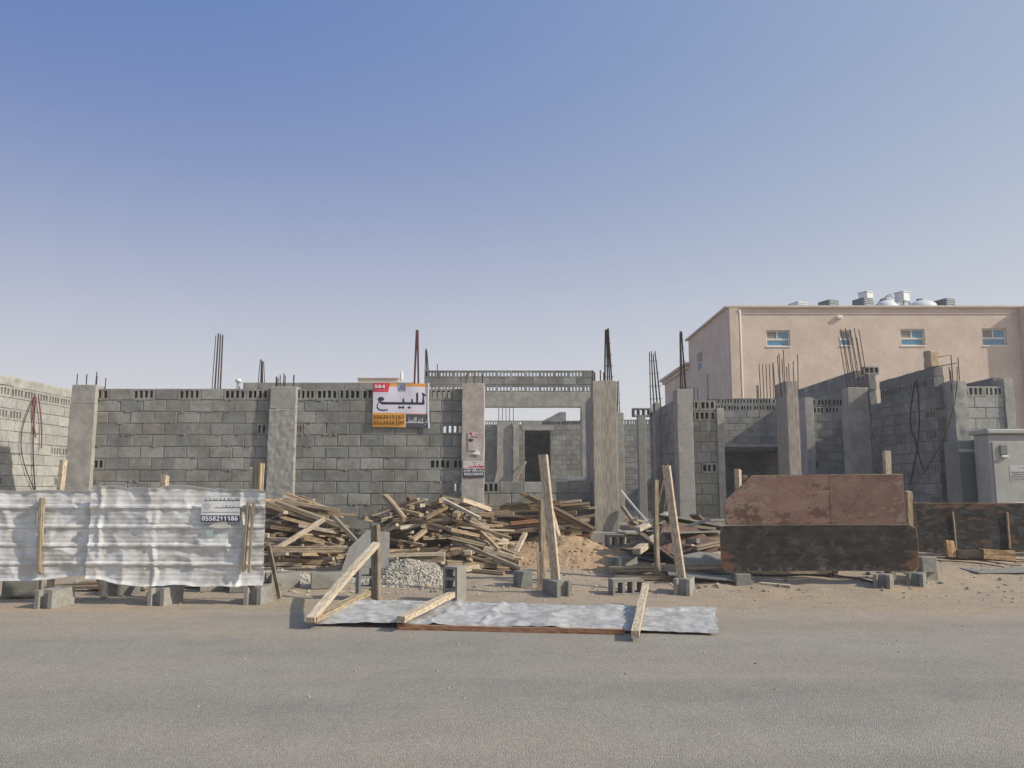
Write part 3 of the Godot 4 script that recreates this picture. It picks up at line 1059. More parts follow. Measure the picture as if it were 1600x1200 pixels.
# a block with grooved ends, upright cells closed: plan is an H on its side; 0.2 high
func groove_block() -> ArrayMesh:
	if not mesh_cache.has("groove"):
		var p := PackedVector2Array([Vector2(-0.2, -0.1), Vector2(0.2, -0.1), Vector2(0.2, -0.055), Vector2(0.135, -0.045), Vector2(0.135, 0.045), Vector2(0.2, 0.055),
			Vector2(0.2, 0.1), Vector2(-0.2, 0.1), Vector2(-0.2, 0.055), Vector2(-0.135, 0.045), Vector2(-0.135, -0.045), Vector2(-0.2, -0.055)])
		var st := begin()
		st.append_from(prism(p, 0.2), 0, Transform3D(Basis(Vector3.RIGHT, -PI / 2), Vector3.ZERO))
		mesh_cache["groove"] = st.commit()
	return mesh_cache["groove"]

func loose_block(label: String, at: Vector3, yaw: float, kind: String, tone := 0, roll := 0.0) -> void:
	var up := 0.1
	var mesh: Mesh
	var t := Transform3D(Basis(Vector3.UP, yaw), at)
	if kind == "groove":
		mesh = groove_block()
	elif kind == "flat":      # cells look sideways
		mesh = hollow(0.40, 0.20, 0.20, 3, true)
	elif kind == "upright":
		mesh = hollow(0.40, 0.20, 0.20, 3, true)
		t.basis = t.basis * Basis(Vector3(0, 0, 1), PI / 2)
		up = 0.2
	elif kind == "half":
		mesh = cbox(Vector3(0.2, 0.2, 0.2), 0.006)
	else:
		mesh = cbox(Vector3(0.40, 0.20, 0.20), 0.006)
	t.basis = t.basis * Basis(Vector3(1, 0, 0), roll)
	t.origin.y += up - 0.004
	solo(mesh, "concrete_block", M.blocks[tone % M.blocks.size()], label, "concrete block", t, "loose concrete blocks")

func plank(called: String, label: String, a: Vector3, b: Vector3, w: float, h: float, m: Material, group := "", roll := 0.0, sd := 0) -> MeshInstance3D:
	return solo(stick_mesh(snappedf(a.distance_to(b), 0.01), w, h, sd), called, m, label, "timber", along(a, b, roll), group)

# ------------------------------------------------------------------ flat print
func fill_poly(img: Image, pts: Array, c: Color) -> void:
	var lo := Vector2(1e9, 1e9)
	var hi := -lo
	var poly := PackedVector2Array()
	for p in pts:
		var v := Vector2(p[0], p[1])
		poly.append(v)
		lo = lo.min(v)
		hi = hi.max(v)
	for y in range(maxi(0, int(lo.y)), mini(img.get_height(), int(hi.y) + 2)):
		for x in range(maxi(0, int(lo.x)), mini(img.get_width(), int(hi.x) + 2)):
			if Geometry2D.is_point_in_polygon(Vector2(x + 0.5, y + 0.5), poly):
				img.set_pixel(x, y, c)

func stroke(img: Image, pts: Array, w0: float, w1: float, c: Color) -> void:
	for i in pts.size() - 1:
		var a := Vector2(pts[i][0], pts[i][1])
		var b := Vector2(pts[i + 1][0], pts[i + 1][1])
		var n := int(a.distance_to(b) * 1.5) + 1
		for k in n + 1:
			var t := (i + float(k) / n) / (pts.size() - 1)
			var p := a.lerp(b, float(k) / n)
			var r := lerpf(w0, w1, t) * 0.5
			for y in range(int(p.y - r), int(p.y + r) + 1):
				for x in range(int(p.x - r), int(p.x + r) + 1):
					if x >= 0 and y >= 0 and x < img.get_width() and y < img.get_height() and Vector2(x + 0.5, y + 0.5).distance_to(p) <= maxf(r, 0.6):
						img.set_pixel(x, y, c)

# joined script too small to read in the photograph: stems, teeth and dots on a base line
func script_line(img: Image, x0: float, x1: float, y: float, h: float, w: float, c: Color, sd: int) -> void:
	var r := RandomNumberGenerator.new()
	r.seed = sd
	var x := x1
	while x > x0 + h:
		var wl := minf(h * r.randf_range(1.6, 3.2), x - x0)
		stroke(img, [[x, y], [x - wl, y]], w, w, c)
		var q := x
		while q > x - wl + w:
			var k := r.randf()
			if k < 0.3: stroke(img, [[q, y], [q, y - h]], w, w, c)
			elif k < 0.6: stroke(img, [[q, y], [q, y - h * 0.45]], w, w, c)
			elif k < 0.8: stroke(img, [[q, y], [q - w, y - h * 0.4], [q - w * 2.4, y]], w, w, c)
			else: stroke(img, [[q, y + h * 0.3], [q - 1, y + h * 0.3]], w, w, c)
			q -= h * r.randf_range(0.3, 0.55)
		stroke(img, [[x - wl, y], [x - wl - h * 0.1, y + h * 0.3]], w, w * 0.6, c)
		x -= wl + h * 0.35

func print_mat(img: Image, rough := 0.55) -> StandardMaterial3D:
	img.generate_mipmaps()
	var m := StandardMaterial3D.new()
	m.albedo_texture = ImageTexture.create_from_image(img)
	m.roughness = rough
	return m

func lettering(text: String, width: float, height: float, m: Material, parent: Node, at: Vector3, bold := true) -> void:
	var f := SystemFont.new()
	f.font_names = PackedStringArray(["Droid Sans"])
	f.font_weight = 700 if bold else 400
	var t := TextMesh.new()
	t.text = text
	t.font = f
	t.font_size = 64
	t.pixel_size = 0.001
	t.depth = 0.002
	var bb := t.get_aabb()
	var o := part(t, "lettering", m, parent)
	o.scale = Vector3(width / bb.size.x, height / bb.size.y, 1.0)
	o.position = at - Vector3((bb.position.x + bb.size.x * 0.5) * o.scale.x, (bb.position.y + bb.size.y * 0.5) * o.scale.y, 0)

# ------------------------------------------------------------------ light and camera
func sky_image(sun: Vector3) -> Image:
	var w := 512
	var h := 256
	var img := Image.create(w, h, false, Image.FORMAT_RGBF)
	for y in h:
		var e := PI * 0.5 - PI * (y + 0.5) / h
		for x in w:
			var az := TAU * (x + 0.5) / w
			var dir := Vector3(sin(az) * cos(e), sin(e), -cos(az) * cos(e))
			var cg := dir.dot(sun)
			var up := maxf(sin(e), 0.0)
			# clear blue overhead, dust haze low down; both whiten towards the sun
			var haze := exp(-pow(up / 0.305, 1.65))
			var zen := Vector3(0.0, 0.064, 0.27)
			var low := Vector3(0.462, 0.464, 0.462)
			var c := zen.lerp(low, haze)
			var s := clampf(cg * 0.5 + 0.5, 0, 1)
			c += Vector3(0.33, 0.33, 0.17) * pow(s, 2.2) * (0.3 + 0.7 * (1.0 - haze))
			c += Vector3(1.0, 0.92, 0.8) * 0.5 * pow(s, 24.0)
			img.set_pixel(x, y, Color(c.x, c.y, c.z))
	return img

func _ready() -> void:
	rng.seed = 7
	gnoise.seed = 3
	gnoise.frequency = 0.35
	gnoise.fractal_octaves = 3
	cnoise.seed = 9
	cnoise.frequency = 0.5
	cnoise.fractal_octaves = 4
	fold.noise_type = FastNoiseLite.TYPE_CELLULAR
	fold.cellular_return_type = FastNoiseLite.RETURN_DISTANCE
	fold.frequency = 1.4
	fold.fractal_type = FastNoiseLite.FRACTAL_NONE
	# camera: held at chest height on the far side of the road, tipped up a little
	var cam := Camera3D.new()
	cam.name = "camera"
	cam.fov = 51.64
	cam.near = 0.05
	cam.far = 4000.0
	add_child(cam)
	cam.position = Vector3(0, EYE, 0)
	cam.rotation_degrees = Vector3(7.26, 0, 0)
	cam.current = true
	# low sun from the right, a little behind the camera
	var to_sun := Vector3(0.80, 0.55, 0.255).normalized()
	var env := Environment.new()
	env.background_mode = Environment.BG_SKY
	var sky := Sky.new()
	var pm := PanoramaSkyMaterial.new()
	pm.panorama = ImageTexture.create_from_image(sky_image(to_sun))
	sky.sky_material = pm
	env.sky = sky
	env.tonemap_mode = Environment.TONE_MAPPER_LINEAR
	env.tonemap_exposure = 1.6
	# thin dust in the air
	env.fog_enabled = true
	env.fog_density = 0.0022
	env.fog_light_color = Color(0.86, 0.85, 0.86)
	env.sdfgi_enabled = true
	env.ssao_enabled = true
	env.ssil_enabled = true
	var we := WorldEnvironment.new()
	we.name = "world"
	we.environment = env
	add_child(we)
	var sun := DirectionalLight3D.new()
	sun.name = "sun"
	sun.light_color = Color(1.0, 0.965, 0.905)
	sun.light_energy = 0.92
	sun.light_angular_distance = 1.0
	sun.shadow_enabled = true
	add_child(sun)
	sun.look_at_from_position(to_sun * 10.0, Vector3.ZERO, Vector3.UP)

	make_materials()
	build_ground()
	build_front_wall()
	build_house()
	build_neighbours()
	build_hoarding()
	build_fallen_panel()
	build_timber()
	build_site_bits()
	build_signs()
	print("nodes ", get_child_count())

# ------------------------------------------------------------------ street wall
func build_front_wall() -> void:
	var g := "walls along the street"
	var y0 := 0.385
	var D := 14.0
	# left bay between the first and second columns
	block_wall("street_wall", "grey block wall behind the white fence, between two concrete columns", Vector3(-7.38, y0, -D), 0, 3.14, 13, {"group": g, "shift": -0.17, "smears": 45, "hollow": [
		[12, 0.0, 0.42, false], [12, 0.75, 1.1, true], [12, 1.45, 1.85, true], [12, 2.15, 2.7, false], [12, 2.7, 3.2, false],
		[9, 0.0, 0.22, false], [9, 2.72, 3.2, false], [6, 0.0, 0.40, false], [6, 2.9, 3.2, false]]})
	# middle bay with the banner
	block_wall("street_wall", "grey block wall carrying the sale banner, behind the timber piles", Vector3(-3.84, y0, -D), 0, 3.0, 13, {"group": g, "shift": -0.05, "smears": 45, "hollow": [
		[12, 0.0, 0.62, false], [12, 0.95, 1.45, false], [12, 2.55, 2.85, true], [9, 0.0, 0.35, false], [9, 2.75, 3.0, true], [6, 0.0, 0.15, false], [6, 2.55, 3.0, false],
		[4, 2.75, 3.0, true], [2, 0.0, 0.3, false]]})
	# low wall under the wide opening
	block_wall("low_wall", "low block wall under the wide opening, behind the stacked boards", Vector3(-0.52, y0, -D - 0.05), 0, 2.0, 5, {"group": g, "shift": -0.1, "hollow": [[4, 0.0, 0.25, false], [4, 0.95, 1.3, false]]})
	# columns
	var c := column("concrete_column", "smooth concrete column at the far end of the street wall, beside pale side wall", -7.78, -7.34, D - 0.10, 0.34, 0.25, 3.11, M.column, {"cut": 0.34, "amp": 0.004})
	rng.seed = 51
	var L := []
	for k in 6:
		var x := -0.17 + 0.085 * k + rng.randf_range(-0.015, 0.015)
		var z := 0.1 if k % 2 == 0 else -0.1
		L.append([Vector3(x, 2.6, z), Vector3(x + rng.randfn(0, 0.006), 2.86 + rng.randf_range(0.14, 0.25), z)])
	bars(c, L)
	c = column("concrete_column", "rough rendered column beside the white fence end, with short bars on top", -4.28, -3.80, D - 0.10, 0.34, 0.25, 3.08, M.roughcol, {"cut": 0.40, "amp": 0.014, "step": 0.025, "freq": 9.0, "round": 0.012})
	L = []
	for x in [-0.2, -0.155, -0.14, -0.07, -0.01, 0.0, 0.13, 0.16]:
		var z := rng.randf_range(-0.12, 0.12)
		L.append([Vector3(x, 2.6, z), Vector3(x + rng.randfn(0, 0.01), 2.83 + rng.randf_range(0.16, 0.26), z)])
	bars(c, L)
	c = column("concrete_column", "pinkish concrete column with torn posters, between banner wall and wide opening", -0.88, -0.49, D - 0.11, 0.36, 0.25, 3.13, M.pinkcol, {"amp": 0.006})
	L = []
	for x in [-0.14, 0.0, 0.15]:
		L.append([Vector3(x, 2.6, 0.05), Vector3(x + 0.01, 2.88 + rng.randf_range(0.17, 0.24), 0.05)])
	bars(c, L)
	c = column("concrete_column", "tall board-marked column standing free on a footing, with long cage on top", 1.42, 1.84, D - 0.16, 0.45, 0.56, 3.17, M.boardcol, {"amp": 0.012, "step": 0.06})
	L = []
	for x in [-0.2, -0.16, -0.06, 0.0]:
		L.append([Vector3(x, 2.4, 0.1), Vector3(x, 2.61 + rng.randf_range(0.12, 0.26), 0.1)])
	for f in fan(Vector3(0.10, 2.61, 0.0), 8, 0.19, 0.2, 1.0, 0.07, -0.02, 4, 0.06): L.append(f)
	bars(c, L, null, 0.012)
	for k in 5: ties(c, Vector3(0.10 - 0.003 * k, 2.70 + 0.2 * k, 0), 0.078 - 0.011 * k, 0.095 - 0.012 * k)
	var f := thing("column_footing", "rough concrete footing under the free-standing column", "footing", Vector3(1.63, 0.15, -14.06))
	part(rough_box(Vector3(0.62, 0.44, 0.66), 0.02, 0.08, 0.02, 91), "pad", M.roughcol, f, Transform3D(Basis.IDENTITY, Vector3(0, 0.19, 0)))
	var tb := thing("ground_beam", "concrete ground beam running right from the column footing", "beam", Vector3(3.0, 0.2, -14.35))
	part(rough_box(Vector3(2.2, 0.36, 0.3), 0.02, 0.12, 0.015, 92), "beam", M.roughcol, tb, Transform3D(Basis.IDENTITY, Vector3(0, 0.16, 0)))
	# return wall behind the free column
	var jb := thing("return_pier", "dark concrete pier behind the free-standing column", "pier", Vector3(1.53, 0.35, -14.95))
	part(rough_box(Vector3(0.2, 2.60, 0.85), 0.012, 0.1, 0.006, 93), "shaft", M.jamb, jb, Transform3D(Basis.IDENTITY, Vector3(0, 1.3, 0)))

# ------------------------------------------------------------------ the house behind
func build_house() -> void:
	var g := "inner house walls"
	# porch beam, 22 m away, seen above and through the street opening
	var por := block_wall("porch_wall", "block courses over the porch beam seen above the wide opening", Vector3(-2.45, 3.925, -22.0), 0, 4.75, 3, {"group": g, "hollow": [[0, 0, 5, true], [2, 0.0, 4.35, true]]})
	part(rough_box(Vector3(4.75, 0.42, 0.22), 0.012, 0.14, 0.008, 101), "lintel_beam", M.jamb, por, Transform3D(Basis.IDENTITY, Vector3(2.375, -0.212, -0.10)))
	for x in [0.35, 4.55]:
		part(rough_box(Vector3(0.36, 3.1, 0.3), 0.012, 0.14, 0.008, 102), "post", M.jamb, por, Transform3D(Basis.IDENTITY, Vector3(x, -0.43 - 1.55, -0.10)))
	var L := []
	for f in fan(Vector3(0.06, 0.61, -0.1), 4, 0.14, 0.16, 0.70, 0.04, -0.03, 6, 0.15): L.append(f)
	L.append([Vector3(0.34, 0.3, -0.1), Vector3(0.35, 0.80, -0.1)])
	bars(por, L, null, 0.012)
	# far wall with a doorway
	var far := block_wall("far_wall", "far block wall with dark doorway seen through the wide opening", Vector3(-2.2, 0.33, -33.0), 0, 5.6, 18, {"group": g, "tones": M.blocks, "gaps": [[0, 15, 2.73, 3.79]], "hollow": [[17, 0, 2.5, true], [17, 3.6, 5.6, false], [17, 2.5, 2.8, false]]})
	part(rough_box(Vector3(1.3, 0.2, 0.2), 0.01, 0.1, 0.005, 104), "lintel", M.jamb, far, Transform3D(Basis.IDENTITY, Vector3(3.26, CH * 16 + 0.1, -0.085)))
	var fc := column("house_column", "pale concrete column left of the dark doorway, bars on top", -0.62, 0.02, 32.75, 0.3, 0.33, 3.95, M.column, {})
	bars(fc, fan(Vector3(0.05, 3.62, 0), 5, 0.75, 0.2, 0.66, 0.75, 0.0, 8, 0.1), null, 0.014)
	column("house_column", "darker narrow concrete column beside the dark doorway", 0.04, 0.28, 32.62, 0.3, 0.33, 3.93, M.jamb, {})
	block_wall("room_wall", "dim block wall inside the far doorway", Vector3(-0.4, 0.33, -36.6), 0, 3.6, 17, {"group": g, })
	block_wall("room_side_wall", "dim side wall of the room behind the far doorway", Vector3(3.0, 0.33, -36.4), -PI / 2, 3.0, 19, {"group": g})
	var rf := thing("room_slab", "concrete slab over the dark room behind the far doorway", "slab", Vector3(1.1, 3.72, -35.0))
	part(rough_box(Vector3(4.4, 0.16, 3.5), 0.01, 0.4, 0.005, 105), "slab", M.jamb, rf)
	block_wall("room_side_wall", "shaded inner wall left of the far doorway room", Vector3(-0.5, 0.33, -33.3), PI / 2, 3.1, 16, {"group": g})
	var blk := thing("leaning_slab", "sloping concrete offcut on top of the far wall", "slab", Vector3(1.75, 4.02, -33.1))
	part(prism(PackedVector2Array([Vector2(-0.45, 0), Vector2(0.5, 0), Vector2(0.5, 0.36), Vector2(0.25, 0.36)]), 0.12), "slab", M.blocks[1], blk)
	# long wall that peeks over the left bay
	var bk := block_wall("house_wall", "house wall just showing above the street wall left of the banner", Vector3(-8.0, 0.35, -22.4), 0, 5.3, 19, {"group": g, "gaps": [[18, 19, 0.0, 0.35]]})
	bars(bk, fan(Vector3(-0.45, 3.45, -0.1), 7, 0.34, 0.2, 1.9, 0.22, 0.04, 12, 0.05, 1.6), null, 0.012)
	bars(bk, fan(Vector3(0.85, 3.9, -0.1), 6, 0.18, 0.2, 0.68, 0.08, -0.02, 13, 0.18), null, 0.011)
	# rolled sheet of red steel standing behind the banner
	var rs := thing("steel_trestle", "pair of rust-red steel bars meeting in a point above the banner", "steel bars", Vector3(-2.43, 0.4, -20.0))
	for s in [-1, 1]:
		part(stick_mesh(4.9, 0.05, 0.045, 7), "bar", M.redsteel, rs, along(Vector3(0.13 * s, 0.0, 0), Vector3(0.012 * s, 4.88, 0.0)))
	# right of the free column
	var tc := column("house_column", "slim concrete column just behind the free-standing column, cage on top", 2.58, 2.82, 20.0, 0.5, 0.4, 3.17, M.jamb, {})
	bars(tc, fan(Vector3(-0.02, 2.77, 0.1), 6, 0.18, 0.2, 0.85, 0.08, 0.02, 14, 0.06), null, 0.011)
	for k in 4: ties(tc, Vector3(-0.02 + 0.004 * k, 2.83 + 0.2 * k, 0.1), 0.080 - 0.011 * k, 0.09 - 0.012 * k)
	block_wall("far_wall", "far block wall with open top row right of the free-standing column", Vector3(3.2, 0.33, -30.0), 0, 3.2, 17, {"group": g, "hollow": [[16, 0, 4, true]]})
	column("house_column", "thin grey pier beside the shaded side wall", 2.96, 3.14, 18.6, 0.2, 0.35, 2.95, M.roughcol, {})
	loose_block("hollow concrete block set on top of the thin grey pier", Vector3(3.05, 2.955, -18.7), 0.1, "flat", 3)
	block_wall("side_wall", "shaded side wall running back from the lit corner column", Vector3(3.2, 0.35, -18.4), -PI / 2, 2.75, 13, {"group": g, "hollow": [[12, 0, 0.5, false]]})
	var ic := column("house_column", "inner pier on the shaded side wall, tall cage standing on it", 3.08, 3.2, 17.05, 0.3, 0.35, 3.12, M.column, {})
	bars(ic, fan(Vector3(0.0, 2.8, 0.0), 8, 0.30, 0.25, 1.12, 0.16, -0.06, 15, 0.06), null, 0.010)
	for k in 4: ties(ic, Vector3(-0.013 * k, 2.86 + 0.28 * k, 0), 0.132 - 0.016 * k, 0.12 - 0.012 * k)
	var cc := column("house_column", "lit corner column left of the recessed bay, red bars above", 3.20, 3.50, 15.3, 0.4, 0.35, 3.20, M.roughcol, {"amp": 0.012, "step": 0.06})
	bars(cc, fan(Vector3(0.02, 2.85, 0.0), 6, 0.17, 0.2, 1.20, 0.05, -0.02, 16, 0.04), null, 0.010)
	for k in 5: ties(cc, Vector3(0.02 - 0.003 * k, 2.90 + 0.26 * k, 0), 0.075 - 0.012 * k, 0.095 - 0.016 * k)
	var nw := block_wall("narrow_wall", "narrow lit block wall beside the corner column, open blocks on top", Vector3(3.50, 0.35, -15.6), 0, 0.53, 13, {"group": g, "shift": -0.2, "hollow": [[12, 0, 1, false], [11, 0, 1, false], [6, 0.3, 0.6, false]]})
	bars(nw, [[Vector3(0.05, 2.5, -0.1), Vector3(0.04, 2.95, -0.1)], [Vector3(0.12, 2.5, -0.1), Vector3(0.13, 2.93, -0.1)], [Vector3(0.2, 2.5, -0.1), Vector3(0.2, 2.9, -0.1)], [Vector3(0.40, 2.5, -0.1), Vector3(0.41, 3.2, -0.1)]])
	column("house_column", "slim rendered edge between the narrow wall and recessed bay", 4.03, 4.16, 15.56, 0.3, 0.35, 2.86, M.column, {})
	# recessed bay, 25 m away
	var bay := block_wall("bay_wall", "wall of the recessed bay over a wide dark opening", Vector3(6.2, 2.65, -25.0), 0, 2.35, 7, {"group": g, "hollow": [[6, 0, 3, true], [5, 0, 3, false]]})
	part(rough_box(Vector3(2.35, 0.12, 0.22), 0.012, 0.14, 0.006, 111), "lintel", M.jamb, bay, Transform3D(Basis.IDENTITY, Vector3(1.175, -0.062, -0.10)))
	bars(bay, [[Vector3(1.72, 1.2, -0.1), Vector3(1.7, 2.55, -0.1)], [Vector3(1.82, 1.2, -0.1), Vector3(1.81, 2.55, -0.1)], [Vector3(1.92, 1.2, -0.1), Vector3(1.92, 2.55, -0.1)], [Vector3(2.02, 1.2, -0.1), Vector3(2.03, 2.55, -0.1)], [Vector3(2.12, 1.2, -0.1), Vector3(2.14, 2.55, -0.1)]], null, 0.014)
	part(stick_mesh(0.45, 0.1, 0.05, 1), "wood_block", M.woods[3], bay, along(Vector3(1.62, 1.4, -0.1), Vector3(1.62, 1.85, -0.1)))
	block_wall("room_wall", "shaded back wall deep inside the recessed bay opening", Vector3(6.2, 0.35, -27.2), 0, 2.9, 11, {"group": g})
	var rf2 := thing("room_slab", "concrete slab over the dark recess of the bay opening", "slab", Vector3(7.55, 2.52, -26.3))
	part(rough_box(Vector3(3.0, 0.14, 2.1), 0.01, 0.4, 0.005, 106), "slab", M.jamb, rf2)
	block_wall("room_side_wall", "shaded side wall inside the bay opening", Vector3(8.5, 0.35, -27.0), -PI / 2, 2.0, 10, {"group": g})
	column("house_column", "grey pier at the near side of the bay opening", 6.18, 6.40, 25.05, 0.3, 0.35, 2.55, M.jamb, {})
	var c10 := column("house_column", "deep flat concrete column in front of the recessed bay, bars on top", 5.22, 5.44, 15.0, 0.62, 0.35, 3.32, M.boardcol, {"amp": 0.01, "step": 0.07})
	bars(c10, fan(Vector3(-0.02, 2.97, 0.0), 9, 0.36, 0.45, 0.62, 0.40, 0.0, 17, 0.5), null, 0.009)
	# right group
	block_wall("inner_wall", "short block wall with open top row beside shadowed column", Vector3(7.9, 0.35, -21.0), 0, 1.0, 16, {"group": g, "hollow": [[15, 0, 1.2, true], [14, 0, 0.75, false], [7, 0, 0.35, false]]})
	column("house_column", "dark pier on the near edge of the short inner wall", 7.64, 7.86, 20.6, 0.6, 0.35, 3.62, M.jamb, {})
	var c12 := column("house_column", "wide rendered column half in shadow, long bent bars leaning on top", 7.36, 7.82, 17.3, 0.35, 0.35, 3.48, M.column, {"cut": 0.45})
	var L2 := []
	for k in 5:
		var x0 := -0.22 + 0.1 * k
		L2.append([Vector3(x0 + 0.10, 2.5, 0.1), Vector3(x0 + 0.08, 3.2, 0.1), Vector3(x0 - 0.05, 4.45 + 0.02 * (k % 2), 0.1)])
		L2.append([Vector3(x0 + 0.13, 2.5, -0.1), Vector3(x0 + 0.11, 3.2, -0.1), Vector3(x0 - 0.02, 4.30, -0.1)])
	bars(c12, L2, null, 0.0095)
	var wa := block_wall("side_wall", "shaded grey side wall with looping cables, right part of the site", Vector3(8.1, 0.35, -17.35), -PI / 2, 2.25, 15, {"group": g, "hollow": [[14, 0, 2.3, false], [11, 1.7, 2.1, false], [9, 1.9, 2.3, false], [6, 0, 0.35, false], [6, 1.8, 2.3, false], [3, 1.9, 2.3, false]]})
	part(rough_box(Vector3(2.25, 0.20, 0.2), 0.02, 0.07, 0.03, 121), "mortar_cap", M.mortar, wa, Transform3D(Basis.IDENTITY, Vector3(1.125, CH * 15 + 0.09, -0.095)))
	var lp := []
	for k in 25:
		var t := k / 24.0
		lp.append(Vector3(1.55 - 0.32 * sin(t * PI) * (1.0 if t < 0.6 else 0.7) + 0.1 * t, 3.05 - 1.75 * t, 0.015))
	part(tube(lp, 0.009), "hanging_cable", M.cable, wa)
	lp = []
	for k in 25:
		var t := k / 24.0
		lp.append(Vector3(1.62 + 0.10 * sin(t * PI) - 0.55 * t * t, 3.1 - 2.1 * t, 0.018))
	part(tube(lp, 0.009), "hanging_cable", M.cable, wa)
	var c13 := column("house_column", "ragged edged concrete column between shaded side wall and electric cabinet", 8.26, 8.52, 14.75, 0.45, 0.3, 3.30, M.roughcol, {"amp": 0.03, "step": 0.05, "freq": 4.0})
	bars(c13, [[Vector3(-0.05, 2.8, 0.1), Vector3(-0.06, 3.5, 0.1), Vector3(-0.3, 3.46, 0.1)], [Vector3(0.07, 2.8, 0.1), Vector3(0.06, 3.45, 0.12)], [Vector3(0.02, 2.8, -0.1), Vector3(0.0, 3.3, -0.1)], [Vector3(-0.35, 3.28, 0.0), Vector3(0.10, 3.36, 0.0)], [Vector3(-0.12, 2.8, 0.15), Vector3(-0.11, 3.2, 0.15)]])
	lp = []
	for k in 20:
		var t := k / 19.0
		lp.append(Vector3(-0.05 - 0.75 * t * t, 3.25 - 2.0 * t, 0.26 - 0.04 * t))
	part(tube(lp, 0.008), "hanging_cable", M.cable, c13)
	var brick := solo(rough_box(Vector3(0.22, 0.34, 0.2), 0.03, 0.05, 0.03, 133), "clay_lump", M.clay, "tan lump of clay brick on the end of the shaded side wall", "brick", xf(Vector3(8.19, 3.785, -15.30), 0.2))
	brick.set_meta("kind", "thing")
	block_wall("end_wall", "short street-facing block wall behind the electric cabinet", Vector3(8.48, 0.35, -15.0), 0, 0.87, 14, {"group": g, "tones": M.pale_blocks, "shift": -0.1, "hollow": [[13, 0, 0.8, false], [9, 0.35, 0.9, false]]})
	column("house_column", "pale edge column at the outer end of the short street-facing wall", 9.35, 9.52, 14.96, 0.4, 0.3, 3.36, M.render, {})
	block_wall("boundary_wall", "long shaded boundary wall rising towards the pink villa", Vector3(9.35, 0.35, -34.0), -PI / 2, 13.4, 20, {"group": g, "gaps": [[19, 19, 12.55, 13.6]]})
	block_wall("boundary_wall", "lower stretch of boundary wall in the gap beside the bent-bar column", Vector3(9.35, 0.35, -20.58), -PI / 2, 5.3, 15, {"group": g})
	loose_block("hollow concrete block left on top of the long boundary wall", Vector3(9.45, 4.248, -20.75), 0.05, "flat", 2)

# ------------------------------------------------------------------ neighbours
func villa_window(parent: Node3D, x: float, y: float, w: float, h: float, split: bool) -> void:
	var win := Node3D.new()
	win.name = "window"
	parent.add_child(win, true)
	win.position = Vector3(x, y, -0.10)
	var st := begin()
	var t := 0.055
	box_to(st, Vector3(0, 0, -0.05), Vector3(w, t, 0.0))
	box_to(st, Vector3(0, h - t, -0.05), Vector3(w, h, 0.0))
	box_to(st, Vector3(0, t, -0.05), Vector3(t, h - t, 0.0))
	box_to(st, Vector3(w - t, t, -0.05), Vector3(w, h - t, 0.0))
	var ym := h * 0.44
	box_to(st, Vector3(t, ym - 0.04, -0.05), Vector3(w - t, ym + 0.04, 0.002))
	if split:
		box_to(st, Vector3(w * 0.48 - 0.025, ym + 0.04, -0.05), Vector3(w * 0.48 + 0.025, h - t, 0.004))
	part(st.commit(), "frame", M.frame, win)
	var pane := func(a: float, b: float, c: float, d: float, m: Material) -> void:
		part(cbox(Vector3(b - a, d - c, 0.012), 0.002), "pane", m, win, Transform3D(Basis.IDENTITY, Vector3((a + b) * 0.5, (c + d) * 0.5, -0.03)))
	pane.call(t, w - t, t, ym - 0.04, M.glass)
	if split:
		pane.call(t, w * 0.48 - 0.025, ym + 0.04, h - t, M.screen)
		pane.call(w * 0.48 + 0.025, w - t, ym + 0.04, h - t, M.glass)
	else:
		pane.call(t, w - t, ym + 0.04, h - t, M.screen)

